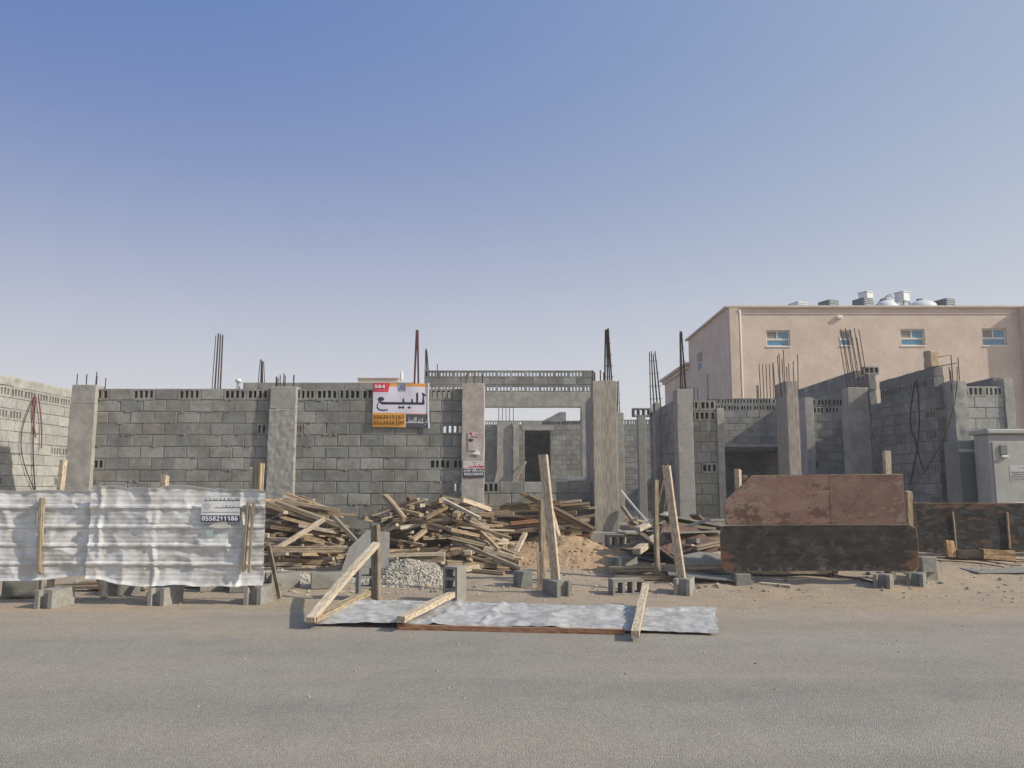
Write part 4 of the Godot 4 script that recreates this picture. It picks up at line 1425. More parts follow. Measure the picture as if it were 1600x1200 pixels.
func build_neighbours() -> void:
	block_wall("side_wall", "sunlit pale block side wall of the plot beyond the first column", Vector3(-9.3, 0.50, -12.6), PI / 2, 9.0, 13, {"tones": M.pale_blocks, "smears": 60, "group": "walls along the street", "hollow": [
		[12, 0.4, 9, false], [10, 1.0, 2.45, false], [7, 0.8, 1.95, false], [7, 3.6, 4.2, false], [4, 0.9, 2.0, false], [4, 3.7, 4.2, false]]})
	var sc: Node3D = get_child(get_child_count() - 1)
	part(rough_box(Vector3(9.0, 0.20, 0.2), 0.03, 0.07, 0.04, 141), "mortar_cap", M.render, sc, Transform3D(Basis.IDENTITY, Vector3(4.5, CH * 13 + 0.09, -0.095)))
	var hp := []
	for k in 26:
		var t := k / 25.0
		hp.append(Vector3(2.75 + 0.05 * sin(t * 7.0) - 0.32 * sin(t * PI) * (1.0 if t < 0.55 else 0.4) + 0.18 * t, 2.62 - 1.75 * (1.0 - absf(1.0 - 2.0 * minf(t * 0.72, 0.5))), 0.02))
	var hose := thing("hanging_hose", "red and black hose looped over the sunlit side wall", "hose", Vector3.ZERO)
	var base := Vector3(-9.275, 0, -15.35)
	var pa := []
	var pb := []
	var pc := []
	for k in 21:
		var t := k / 20.0
		pa.append(base + Vector3(0.015, 3.07 - 0.80 * t, 0.02 + 0.05 * sin(t * 4.0) - 0.20 * t * t * 0.3))
		pb.append(base + Vector3(0.02, 3.06 - 1.85 * t, 0.02 - 0.22 * t + 0.08 * sin(t * PI)))
		pc.append(base + Vector3(0.02, 3.06 - 1.85 * t, 0.05 + 0.45 * sin(t * PI) - 0.26 * t))
	part(tube(pa, 0.014), "red_hose", M.hose, hose)
	part(tube(pb, 0.012), "black_hose", M.cable, hose)
	part(tube(pc, 0.009), "black_hose", M.cable, hose)
	var pa2 := []
	for k in 15:
		var t := k / 14.0
		pa2.append(base + Vector3(0.03, 3.07 - 1.0 * t, -0.05 - 0.22 * sin(t * 1.6)))
	part(tube(pa2, 0.013), "red_hose", M.hose, hose)

	# pink villa
	var v := thing("pink_villa", "two-storey pink rendered villa with blue glazed windows behind the site", "building", Vector3(10.0, 0.3, -36.0))
	var H := 9.2
	var wins := [[1.72, 2.81, 7.39, 8.14, true], [5.10, 5.66, 7.42, 8.14, false], [7.92, 9.02, 7.42, 8.20, true], [11.68, 12.79, 7.42, 8.23, true], [11.75, 12.85, 4.45, 5.46, false]]
	var holes := []
	for w in wins: holes.append([w[0], w[1], w[2], w[3]])
	part(pierced(16.5, H, 0.28, holes), "front_wall", M.pink, v)
	var fw: Node3D = v.get_child(0)
	for w in wins:
		villa_window(fw, w[0] + 0.002, w[2] + 0.002, w[1] - w[0] - 0.004, w[3] - w[2] - 0.004, w[4])
		part(cbox(Vector3(w[1] - w[0] + 0.06, 0.05, 0.16), 0.006), "sill", M.pipe, fw, Transform3D(Basis.IDENTITY, Vector3((w[0] + w[1]) * 0.5, w[2] - 0.027, -0.04)))
	var sh := [[8.3 - 6.35, 8.3 - 5.15, 7.15, 8.05], [8.3 - 6.3, 8.3 - 5.3, 3.6, 4.5]]
	var left := part(pierced(8.3, H, 0.28, sh), "side_wall", M.pink, v, Transform3D(Basis(Vector3.UP, -PI / 2), Vector3(-0.008, 0, -8.302)))
	for w in sh:
		villa_window(left, w[0] + 0.002, w[2] + 0.002, w[1] - w[0] - 0.004, w[3] - w[2] - 0.004, false)
	part(cbox(Vector3(15.9, 0.2, 8.0), 0.01), "roof", M.white, v, Transform3D(Basis.IDENTITY, Vector3(8.3, 9.05, -4.3)))
	var st := begin()
	cbox_to(st, Vector3(8.2, H + 0.03, -0.10), Vector3(16.7, 0.10, 0.46), 0.012)
	part(st.commit(), "coping", M.pinktrim, v)
	part(cbox(Vector3(0.46, 0.10, 8.25), 0.012), "coping", M.pinktrim, v, Transform3D(Basis.IDENTITY, Vector3(0.08, H + 0.033, -4.46)))
	part(cbox(Vector3(15.9, 0.035, 0.03), 0.008), "string_course", M.pinktrim, v, Transform3D(Basis.IDENTITY, Vector3(8.4, H - 0.30, 0.017)))
	part(cbox(Vector3(0.42, H - 0.02, 0.12), 0.02), "corner_pilaster", M.pinktrim, v, Transform3D(Basis.IDENTITY, Vector3(0.21, (H - 0.02) * 0.5, 0.062)))
	part(cbox(Vector3(0.9, H - 0.02, 0.5), 0.02), "corner_pilaster", M.pinktrim, v, Transform3D(Basis.IDENTITY, Vector3(13.85, (H - 0.02) * 0.5, 0.252)))
	part(tube([Vector3(0.50, 0.1, 0.07), Vector3(0.50, H - 0.35, 0.07), Vector3(0.46, H - 0.12, 0.12)], 0.055, 10), "downpipe", M.pipe, v)
	part(cbox(Vector3(0.26, 0.16, 0.14), 0.03), "vent_hood", M.pipe, v, Transform3D(Basis.IDENTITY, Vector3(5.1, 8.74, 0.072)))
	part(cbox(Vector3(0.26, 0.18, 0.14), 0.03), "vent_hood", M.pipe, v, Transform3D(Basis.IDENTITY, Vector3(5.0, 5.2, 0.072)))
	part(tube([Vector3(13.45, H - 0.22, 0.3), Vector3(14.2, H - 0.05, 0.55), Vector3(14.9, H + 0.2, 0.6)], 0.03, 6), "floodlight_arm", M.acdark, v)
	# rear wing, lower, with an overhanging eave
	part(cbox(Vector3(6.0, 7.75, 7.2), 0.02), "rear_wing", M.pink, v, Transform3D(Basis.IDENTITY, Vector3(3.0, 3.875, -11.95)))
	part(cbox(Vector3(6.6, 0.16, 7.7), 0.03), "eave", M.pinktrim, v, Transform3D(Basis.IDENTITY, Vector3(3.0, 7.835, -12.0)))
	part(cbox(Vector3(6.3, 0.2, 7.4), 0.03), "eave", M.pinktrim, v, Transform3D(Basis.IDENTITY, Vector3(3.0, 7.65, -11.97)))
	# roof-top plant; roof surface at y = 9.25
	var ry := 9.45
	var ac_labels := ["pale air-conditioning unit at the near end of the villa roof", "second small air-conditioning unit along the villa roof edge", "dark air-conditioning unit in front of the white roof box", "lone dark air-conditioning unit far along the villa roof"]
	var acs := [[14.05, 38.2, 0.78, 1], [15.55, 38.2, 0.86, 0], [17.15, 38.0, 0.92, 0], [21.3, 38.3, 0.95, 0]]
	for k in 4:
		var a: Array = acs[k]
		var u := thing("air_conditioner", ac_labels[k], "air conditioner", Vector3(a[0], ry, -a[1]), 0.35, "roof air conditioners")
		part(cbox(Vector3(0.62, a[2], 0.75), 0.02), "casing", M.ac if a[3] == 1 else M.acdark, u, Transform3D(Basis.IDENTITY, Vector3(0, a[2] * 0.5, 0)))
		for j in 6:
			part(cbox(Vector3(0.5, 0.03, 0.02), 0.004), "slat", M.ac, u, Transform3D(Basis.IDENTITY, Vector3(0.0, a[2] - 0.08 - 0.09 * j, 0.386)))
		for j in 2:
			part(cbox(Vector3(0.02, a[2] - 0.1, 0.03), 0.004), "rail", M.ac, u, Transform3D(Basis.IDENTITY, Vector3(0.322, a[2] * 0.5, -0.2 + 0.4 * j)))
	for k in 2:
		var x: float = [18.05, 19.9][k]
		var u := thing("roof_cooler", ["white box cooler on stand behind the dark air conditioner", "white box cooler on stand above the wider domed tank"][k], "cooler", Vector3(x, ry, -39.6), 0.5, "white roof coolers")
		var st2 := begin()
		cbox_to(st2, Vector3(0, 1.38, 0), Vector3(0.52, 0.46, 0.52), 0.03)
		part(st2.commit(), "casing", M.white, u)
		part(cbox(Vector3(0.58, 0.05, 0.58), 0.01), "lid", M.white, u, Transform3D(Basis.IDENTITY, Vector3(0, 1.637, 0)))
		for s in [[-1, -1], [1, -1], [1, 1], [-1, 1]]:
			part(cbox(Vector3(0.05, 1.15, 0.05), 0.004), "leg", M.acdark, u, Transform3D(Basis.IDENTITY, Vector3(0.22 * s[0], 0.575, 0.22 * s[1])))
	for k in 2:
		var x: float = [18.55, 20.35][k]
		var r: float = [0.62, 0.80][k]
		var u := thing("domed_tank", ["smaller white domed water tank on the villa roof", "wider white domed water tank on the villa roof"][k], "water tank", Vector3(x, ry, -38.6), 0, "roof water tanks")
		var pr := [Vector2(r, 0), Vector2(r, 0.45)]
		for j in 9:
			var an := PI * 0.5 * (j + 1) / 9.0
			pr.append(Vector2(r * cos(an), 0.45 + 0.55 * sin(an)))
		part(lathe(pr, 24), "shell", M.tank, u)
		part(cbox(Vector3(0.26, 0.1, 0.2), 0.02), "lid", M.acdark, u, Transform3D(Basis.IDENTITY, Vector3(-0.1, 1.03, 0)))
	var ct := thing("cylinder_tank", "upright cylindrical water tank with pipework between the domed tanks", "water tank", Vector3(19.25, ry, -39.8))
	part(lathe([Vector2(0.42, 0), Vector2(0.42, 1.30), Vector2(0.36, 1.36), Vector2(0.0, 1.38)], 20), "shell", M.tank, ct)
	for k in 4:
		part(tube([Vector3(-0.62 + 0.14 * k, 0.0, 0.3), Vector3(-0.62 + 0.14 * k, 1.15 + 0.1 * k, 0.3), Vector3(-0.2 + 0.1 * k, 1.3 + 0.1 * k, 0.1), Vector3(-0.1 + 0.1 * k, 1.36 + 0.03 * k, 0.0)], 0.022, 6), "pipe", M.acdark, ct)
	# distant roof block and tank glimpsed over the street wall
	var fb := thing("distant_house", "distant cream roof block just showing above the banner", "building", Vector3(-10.2, 0.3, -60.0))
	part(pierced(3.1, 9.1, 0.3, [[0.8, 1.6, 6.0, 7.0]]), "wall", M.pink, fb, Transform3D(Basis.IDENTITY, Vector3(-1.55, 0, 0)))
	part(cbox(Vector3(3.1, 9.0, 4.0), 0.02), "body", M.pink, fb, Transform3D(Basis.IDENTITY, Vector3(0, 4.5, -2.35)))
	part(cbox(Vector3(3.2, 0.08, 0.5), 0.02), "coping", M.pinktrim, fb, Transform3D(Basis.IDENTITY, Vector3(0, 9.142, -0.15)))
	part(lathe([Vector2(0.12, 9.0), Vector2(0.12, 9.6), Vector2(0.05, 9.75), Vector2(0, 9.76)], 10), "chimney_pipe", M.white, fb, Transform3D(Basis.IDENTITY, Vector3(1.7, 0, -0.5)))
	var wt := thing("roof_vent", "small white cowl just above the street wall skyline", "vent", Vector3(-7.82, 4.04, -22.5))
	part(lathe([Vector2(0.05, 0.0), Vector2(0.05, 0.22), Vector2(0.085, 0.225), Vector2(0.085, 0.30), Vector2(0.05, 0.33), Vector2(0, 0.335)], 12), "cowl", M.white, wt)
	# electric cabinets by the street
	var cb := thing("electric_cabinet", "large pale grey electric cabinet with overhanging lid at the frame edge", "electric cabinet", Vector3(9.05, 0.3, -13.9))
	part(cbox(Vector3(1.7, 1.92, 0.45), 0.015), "body", M.cabinet, cb, Transform3D(Basis.IDENTITY, Vector3(0, 0.96, 0)))
	part(cbox(Vector3(1.80, 0.085, 0.58), 0.02), "lid", M.cabinet, cb, Transform3D(Basis.IDENTITY, Vector3(0, 1.965, 0)))
	part(cbox(Vector3(0.76, 1.68, 0.02), 0.006), "door", M.cabinet, cb, Transform3D(Basis.IDENTITY, Vector3(-0.42, 0.95, 0.237)))
	part(cbox(Vector3(0.76, 1.68, 0.02), 0.006), "door", M.cabinet, cb, Transform3D(Basis.IDENTITY, Vector3(0.40, 0.95, 0.237)))
	var dr: Node3D = cb.get_child(2)
	part(cbox(Vector3(0.13, 0.17, 0.03), 0.01), "lock_plate", M.cabinet2, dr, Transform3D(Basis.IDENTITY, Vector3(-0.20, 0.70, 0.026)))
	part(cbox(Vector3(0.12, 0.04, 0.05), 0.01), "handle", M.white, dr, Transform3D(Basis.IDENTITY, Vector3(-0.20, 0.585, 0.036)))
	for j in 5:
		part(cbox(Vector3(0.30, 0.016, 0.02), 0.004), "louvre", M.white, dr, Transform3D(Basis.IDENTITY, Vector3(0.08, -0.20 - 0.045 * j, 0.02)))
	var pl := Image.create(160, 120, false, Image.FORMAT_RGB8)
	pl.fill(Color(0.66, 0.66, 0.64))
	pl.fill_rect(Rect2i(0, 0, 160, 44), Color(0.72, 0.72, 0.70))
	for j in 5: script_line(pl, 6, 154, 56 + j * 13, 8, 2.2, Color(0.25, 0.25, 0.25), 300 + j)
	script_line(pl, 60, 100, 22, 8, 2.0, Color(0.35, 0.35, 0.35), 310)
	var plate := PlaneMesh.new()
	plate.size = Vector2(0.40, 0.28)
	plate.orientation = PlaneMesh.FACE_Z
	part(plate, "notice_plate", print_mat(pl), dr, Transform3D(Basis.IDENTITY, Vector3(0.08, 0.30, 0.014)))
	var c2 := thing("electric_cabinet", "darker grey-green electric cabinet half behind the pale cabinet", "electric cabinet", Vector3(8.26, 0.3, -14.42))
	part(cbox(Vector3(0.60, 1.84, 0.5), 0.02), "body", M.cabinet2, c2, Transform3D(Basis.IDENTITY, Vector3(0, 0.92, 0)))
	part(cbox(Vector3(0.29, 1.50, 0.02), 0.01), "door", M.cabinet3, c2, Transform3D(Basis.IDENTITY, Vector3(-0.16, 0.88, 0.262)))
	part(cbox(Vector3(0.30, 0.06, 0.03), 0.01), "door_hood", M.cabinet, c2, Transform3D(Basis.IDENTITY, Vector3(-0.16, 1.66, 0.264)))

# ------------------------------------------------------------------ white fence and dark boards
func crumple(x: float, y: float, sd: float) -> float:
	# plates that meet in sharp folds, over a slow bulge
	fold.seed = int(sd)
	var a := fold.get_noise_2d(x * 1.0, y * 1.25)
	var b := fold.get_noise_2d(x * 2.4 + 31.0, y * 2.6 + sd)
	return (a + 0.6) * 0.055 + pow(clampf(b + 0.75, 0, 1), 1.6) * 0.060 + (fold.get_noise_2d(x * 5.5, y * 4.6 + 9.0) + 0.6) * 0.009 + cnoise.get_noise_2d(x * 0.5 + sd, y * 0.4) * 0.02

func build_hoarding() -> void:
	# two crumpled ribbed sheets, the nearer lapping over the other
	var ribs := [0.22, 0.43, 0.64, 0.865]
	var mk := func(x0: float, x1: float, lo: Callable, hi: Callable, d: float, sd: float, n: int) -> ArrayMesh:
		return sheet(n, 170, func(u: float, v: float) -> Vector3:
			var x := lerpf(x0, x1, u)
			var yb: float = lo.call(x)
			var yt: float = hi.call(x)
			var y := lerpf(yb, yt, v)
			var z := crumple(x, y, sd)
			var yy := y - 0.235 + 0.008 * cnoise.get_noise_2d(x * 1.2 + sd, 4.0)
			for r in ribs:
				var q: float = absf(yy - r) / 0.026
				if q < 1.0: z += 0.026 * clampf((1.0 - q) * 2.2, 0, 1) * (0.75 + 0.5 * cnoise.get_noise_2d(x * 2.0 + r * 50.0, sd))
			z += 0.0012 * sin(yy * TAU / 0.052)      # fine corrugation between the ribs
			# dents where posts push through, and the rolled hems
			for c in [-4.72, -4.08, -3.12, -6.2]:
				z += 0.04 * maxf(0.0, 1.0 - absf(x - c + 0.05 * cnoise.get_noise_2d(c * 9.0, y * 3.0)) / 0.045) * (0.45 + 0.9 * cnoise.get_noise_2d(c * 3.0, y * 4.0))
			if v > 0.97: z += 0.02 * (v - 0.97) / 0.03
			if v < 0.03: z += 0.02 * (0.03 - v) / 0.03
			return Vector3(x, y, -d + z), 0.003)
	var f1 := thing("white_sheet_fence", "crumpled white ribbed metal sheet fence running out of the frame", "fence", Vector3.ZERO, 0, "crumpled white sheet fence panels")
	part(mk.call(-7.6, -4.70, func(x): return 0.27 + 0.02 * cnoise.get_noise_1d(x * 1.5) + 0.05 * smoothstep(-5.4, -4.8, x), func(x): return 1.29 + 0.02 * cnoise.get_noise_1d(x * 2.5 + 9), 9.34, 3.0, 190), "sheet", M.sheet, f1)
	part(stick_mesh(0.85, 0.07, 0.035, 2), "batten", M.woods[6], f1, along(Vector3(-5.40, 0.36, -9.27), Vector3(-5.43, 1.20, -9.27)))
	part(stick_mesh(1.60, 0.07, 0.05, 3), "post", M.paletimber, f1, along(Vector3(-5.36, 0.03, -9.43), Vector3(-5.30, 1.66, -9.42)))
	var f2 := thing("white_sheet_fence", "crumpled white ribbed metal sheet fence carrying the small blue and white notice", "fence", Vector3.ZERO, 0, "crumpled white sheet fence panels")
	part(mk.call(-4.86, -2.84, func(x): return 0.215 + 0.02 * cnoise.get_noise_1d(x * 4.5 + 40) + 0.07 * smoothstep(-4.3, -4.8, x), func(x): return 1.325 + 0.05 * cnoise.get_noise_1d(x * 3.0 + 70) - 0.02 * smoothstep(-3.8, -3.3, x), 9.26, 17.0, 150), "sheet", M.sheet, f2)
	part(stick_mesh(0.78, 0.03, 0.025, 2), "batten", M.greytimber, f2, along(Vector3(-2.98, 0.38, -9.19), Vector3(-2.96, 1.15, -9.19)))
	part(stick_mesh(0.78, 0.08, 0.02, 2), "batten", M.greytimber, f2, along(Vector3(-3.04, 0.38, -9.195), Vector3(-3.02, 1.16, -9.195)))
	part(stick_mesh(1.44, 0.08, 0.06, 4), "post", M.paletimber, f2, along(Vector3(-4.12, 0.03, -9.36), Vector3(-4.06, 1.46, -9.35)))
	part(stick_mesh(1.58, 0.09, 0.06, 4), "post", M.woods[0], f2, along(Vector3(-2.98, 0.03, -9.36), Vector3(-2.95, 1.60, -9.35)))
	part(stick_mesh(1.25, 0.03, 0.03, 4), "post", M.woods[2], f2, along(Vector3(-2.98, 0.3, -9.40), Vector3(-3.07, 1.55, -9.40)))
	# torn teal and cream scraps stuck to the sheet
	var scr := thing("paper_scrap", "torn teal and cream paper scrap stuck under the blue notice", "paper scrap", Vector3(-3.36, 0.86, -9.185))
	part(prism(PackedVector2Array([Vector2(-0.10, 0.02), Vector2(0.0, 0.09), Vector2(0.11, 0.08), Vector2(0.12, 0.01), Vector2(0.02, 0.0)]), 0.006), "cream_piece", M.bag, scr)
	part(prism(PackedVector2Array([Vector2(-0.13, -0.02), Vector2(-0.03, -0.015), Vector2(-0.055, -0.05), Vector2(-0.03, -0.095), Vector2(-0.09, -0.10), Vector2(-0.125, -0.06)]), 0.006), "teal_piece", M.teal, scr, Transform3D(Basis.IDENTITY, Vector3(0, 0, 0.008)))
	# blocks and boards under the fence
	loose_block("grooved block under the white fence, nearest the frame edge, holding pale post", Vector3(-5.14, 0, -9.16), 1.48, "groove", 2)
	loose_block("grooved block under the middle of the white fence", Vector3(-3.98, 0, -9.36), 1.42, "groove", 6)
	loose_block("grooved block under the end of the white fence beside the battens", Vector3(-2.93, 0, -9.44), 1.47, "groove", 2)
	loose_block("block in shade behind the white fence at the frame edge", Vector3(-5.95, 0.02, -9.9), 0.15, "solid", 5)
	loose_block("cracked grooved block lying behind the white fence gap", on(-4.83, 10.1), 0.35, "groove", 1)
	loose_block("block behind the fence between two grooved blocks", on(-3.75, 10.3), 0.5, "groove", 4)
	loose_block("half block in shade under the white fence", on(-3.42, 10.2), 0.1, "half", 2)
	plank("timber_stick", "short stake leaning under the gap of the white fence", on(-4.86, 9.7, 0.02), Vector3(-5.0, 0.42, -9.75), 0.07, 0.05, M.paletimber)
	plank("timber_stick", "pale stake leaning beside the cracked block under the fence", on(-4.37, 9.8, 0.01), Vector3(-4.28, 0.38, -9.9), 0.09, 0.05, M.paletimber)
	for k in 6:
		plank("timber_stick", ["outermost", "second", "third", "fourth", "fifth", "innermost"][k] + " flat board in shade behind the white fence, counted from frame edge", on(-6.4 + 0.35 * k, 10.4 + 0.17 * (k % 3), 0.03), on(-4.6 + 0.33 * k, 10.25 + 0.2 * (k % 4), 0.05 + 0.02 * (k % 2)), 0.12, 0.035, M.greytimber if k % 2 == 0 else M.woods[3], "boards behind the white fence", 0.0, k)
	plank("timber_stick", "thin stake leaning on the end of the white fence", on(-2.78, 9.75, 0.01), Vector3(-2.84, 0.66, -9.42), 0.045, 0.03, M.greytimber)
	# dark formwork boards on blocks
	var up := thing("formwork_board", "red-brown peeling formwork board with a clipped corner, upper of two", "formwork board", Vector3(4.10, 0.825, -10.74))
	faced_board(PackedVector2Array([Vector2(-1.25, 0.0), Vector2(-1.262, 0.30), Vector2(-0.875, 0.655), Vector2(0.2, 0.668), Vector2(1.155, 0.675), Vector2(1.15, 0.0)]), M.redboard, up)
	var lo := thing("formwork_board", "black tarred formwork board with rounded corners, lower of two", "formwork board", Vector3(4.08, 0.215, -10.70))
	faced_board(PackedVector2Array([Vector2(-1.24, 0.0), Vector2(-1.31, 0.06), Vector2(-1.325, 0.5), Vector2(-1.28, 0.605), Vector2(-0.6, 0.612), Vector2(0.3, 0.618), Vector2(1.2, 0.615), Vector2(1.28, 0.57), Vector2(1.305, 0.45), Vector2(1.29, 0.05), Vector2(1.22, 0.0), Vector2(0.4, 0.012)]), M.blackboard, lo)
	for k in 3:
		part(stick_mesh(1.3, 0.06, 0.06, k), "stake", M.woods[7], up, along(Vector3([-0.95, 0.2, 0.9][k], -0.6, -0.06), Vector3([-0.95, 0.2, 0.9][k], 0.6, -0.06)))
	var fr := thing("formwork_board", "long dark formwork board with rusty stains in front of the electric cabinet", "formwork board", Vector3(7.6, 0.31, -12.4))
	faced_board(PackedVector2Array([Vector2(-1.36, 0.02), Vector2(-1.38, 0.775), Vector2(-1.0, 0.765), Vector2(1.5, 0.775), Vector2(1.5, 0.06), Vector2(0.2, 0.02), Vector2(-0.6, -0.01)]), M.mixboard, fr)
	part(stick_mesh(0.6, 0.03, 0.02, 1), "batten", M.woods[5], fr, along(Vector3(-0.80, 0.05, 0.022), Vector3(-0.81, 0.6, 0.022)))
	part(stick_mesh(0.55, 0.055, 0.02, 1), "batten", M.woods[5], fr, along(Vector3(0.02, 0.1, 0.022), Vector3(0.02, 0.6, 0.022)))
	plank("fence_post", "round-topped post behind the red-brown formwork board, near the recessed bay", on(3.06, 10.95, -0.02), Vector3(3.09, 1.56, -10.92), 0.07, 0.07, M.paletimber)
	plank("fence_post", "mottled post rising behind the red-brown board, in front of the shaded wall", on(5.12, 10.95, -0.02), Vector3(5.15, 1.81, -10.95), 0.09, 0.08, M.paletimber)
	plank("fence_post", "short splintered post at the corner of the rust-stained board", on(5.62, 11.35, -0.02), Vector3(5.62, 1.26, -11.35), 0.09, 0.07, M.woods[5])
	loose_block("block under the clipped end of the black formwork board", Vector3(3.02, 0, -10.72), 0.1, "half", 3)
	loose_block("grooved block under the far end of the black formwork board", Vector3(4.88, 0, -10.66), 1.0, "groove", 5)
	loose_block("grooved block just past the end of the black formwork board", Vector3(5.38, 0, -10.80), 1.0, "groove", 3)
	loose_block("block standing on edge beside the end of the rust-stained board", Vector3(5.62, 0.19, -11.0), 0.0, "half", 6)
	loose_block("half block under the rust-stained board beside the black board", Vector3(5.65, 0, -11.05), 0.1, "half", 4)

# a plywood core with a film-faced sheet on the street side; the pale edge of the core shows all round
func faced_board(pts: PackedVector2Array, film: Material, parent: Node3D) -> void:
	part(prism(pts, 0.018), "core", M.woods[1], parent, Transform3D(Basis.IDENTITY, Vector3(0, 0, -0.006)))
	var inner := PackedVector2Array()
	var c := Vector2.ZERO
	for q in pts: c += q / pts.size()
	var n := pts.size()
	for i in n:
		var q := pts[i]
		inner.append(q + Vector2(clampf(c.x - q.x, -0.008, 0.008), clampf(c.y - q.y, -0.008, 0.008)))
		# worn, slightly wavering edge between the corners
		var e := pts[(i + 1) % n]
		var m := maxi(1, int(q.distance_to(e) / 0.07))
		for k in range(1, m):
			var t := q.lerp(e, float(k) / m)
			var w := 0.006 + 0.007 * absf(cnoise.get_noise_2d(t.x * 6.0 + n, t.y * 6.0))
			inner.append(t + Vector2(clampf(c.x - t.x, -w, w) * (1.0 if absf(e.y - q.y) > absf(e.x - q.x) else 0.0), clampf(c.y - t.y, -w, w) * (1.0 if absf(e.y - q.y) <= absf(e.x - q.x) else 0.0)))
	part(uv_board(inner, 0.005), "film_face", film, parent, Transform3D(Basis.IDENTITY, Vector3(0, 0, 0.0065)))

func uv_board(pts: PackedVector2Array, t: float) -> ArrayMesh:
	# prism with UVs stretched over the board's own box
	var lo := Vector2(1e9, 1e9)
	var hi := -lo
	for p in pts:
		lo = lo.min(p)
		hi = hi.max(p)
	var m := prism(pts, t)
	var mdt := MeshDataTool.new()
	mdt.create_from_surface(m, 0)
	for i in mdt.get_vertex_count():
		var v := mdt.get_vertex(i)
		mdt.set_vertex_uv(i, Vector2((v.x - lo.x) / (hi.x - lo.x), 1.0 - (v.y - lo.y) / (hi.y - lo.y)))
	var out := ArrayMesh.new()
	mdt.commit_to_surface(out)
	return out

# ------------------------------------------------------------------ the fence panel that fell towards the road
func build_fallen_panel() -> void:
	var p := thing("fallen_fence_panel", "fallen white sheet fence panel lying at the road edge with its timber frame", "fence panel", Vector3.ZERO)
	var fl := Vector3(-1.85, 0.03, -7.80)
	var frr := Vector3(1.86, 0.03, -7.35)
	var bl := Vector3(-1.70, 0.06, -9.05)
	var br := Vector3(2.10, 0.05, -8.50)
	part(sheet(150, 50, func(u: float, v: float) -> Vector3:
		var a := fl.lerp(frr, u)
		var b := bl.lerp(br, u)
		var q := a.lerp(b, v)
		q.z += (0.05 * cnoise.get_noise_2d(u * 9.0, 3.0)) * (1.0 - v) - 0.05 * cnoise.get_noise_2d(u * 7.0, 8.0) * v
		q.x += 0.05 * cnoise.get_noise_2d(v * 6.0, 30.0) * u
		var y := 0.02 + 0.75 * absf(crumple(q.x * 0.9, q.z * 1.4, 23.0))
		for r in [0.2, 0.42, 0.64, 0.86]:
			var k: float = absf(v - r) / 0.028
			if k < 1.0: y += 0.022 * (1.0 - smoothstep(0.4, 1.0, k))
		for c in [0.30, 0.43]:
			y += 0.02 * exp(-pow((u - c + 0.012 * sin(v * 15.0)) / 0.008, 2.0))
		q.y += y
		if v < 0.02: q.y -= 0.02
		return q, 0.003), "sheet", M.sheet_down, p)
	part(stick_mesh(2.1, 0.05, 0.045, 5), "edge_batten", M.redtimber, p, along(Vector3(-1.08, 0.034, -7.655), Vector3(1.02, 0.034, -7.40)))
	part(stick_mesh(1.42, 0.085, 0.06, 5), "batten", M.paletimber, p, along(Vector3(-1.02, 0.125, -7.50), Vector3(-0.66, 0.165, -8.87)))
	part(stick_mesh(2.25, 0.07, 0.06, 6), "batten", M.paletimber, p, along(Vector3(1.06, 0.075, -7.05), Vector3(1.52, 0.215, -9.25)))
	part(stick_mesh(1.70, 0.085, 0.06, 5), "batten", M.woods[0], p, along(Vector3(-1.87, 0.09, -7.66), Vector3(-1.66, 0.12, -9.34)))
	part(stick_mesh(2.0, 0.085, 0.05, 5), "brace", M.woods[2], p, along(Vector3(-1.885, 0.10, -7.64), Vector3(-1.60, 0.66, -9.53)))
	part(stick_mesh(0.86, 0.12, 0.05, 5), "post", M.greytimber, p, along(Vector3(-1.60, 0.015, -9.60), Vector3(-1.63, 0.87, -9.60), 0.9))

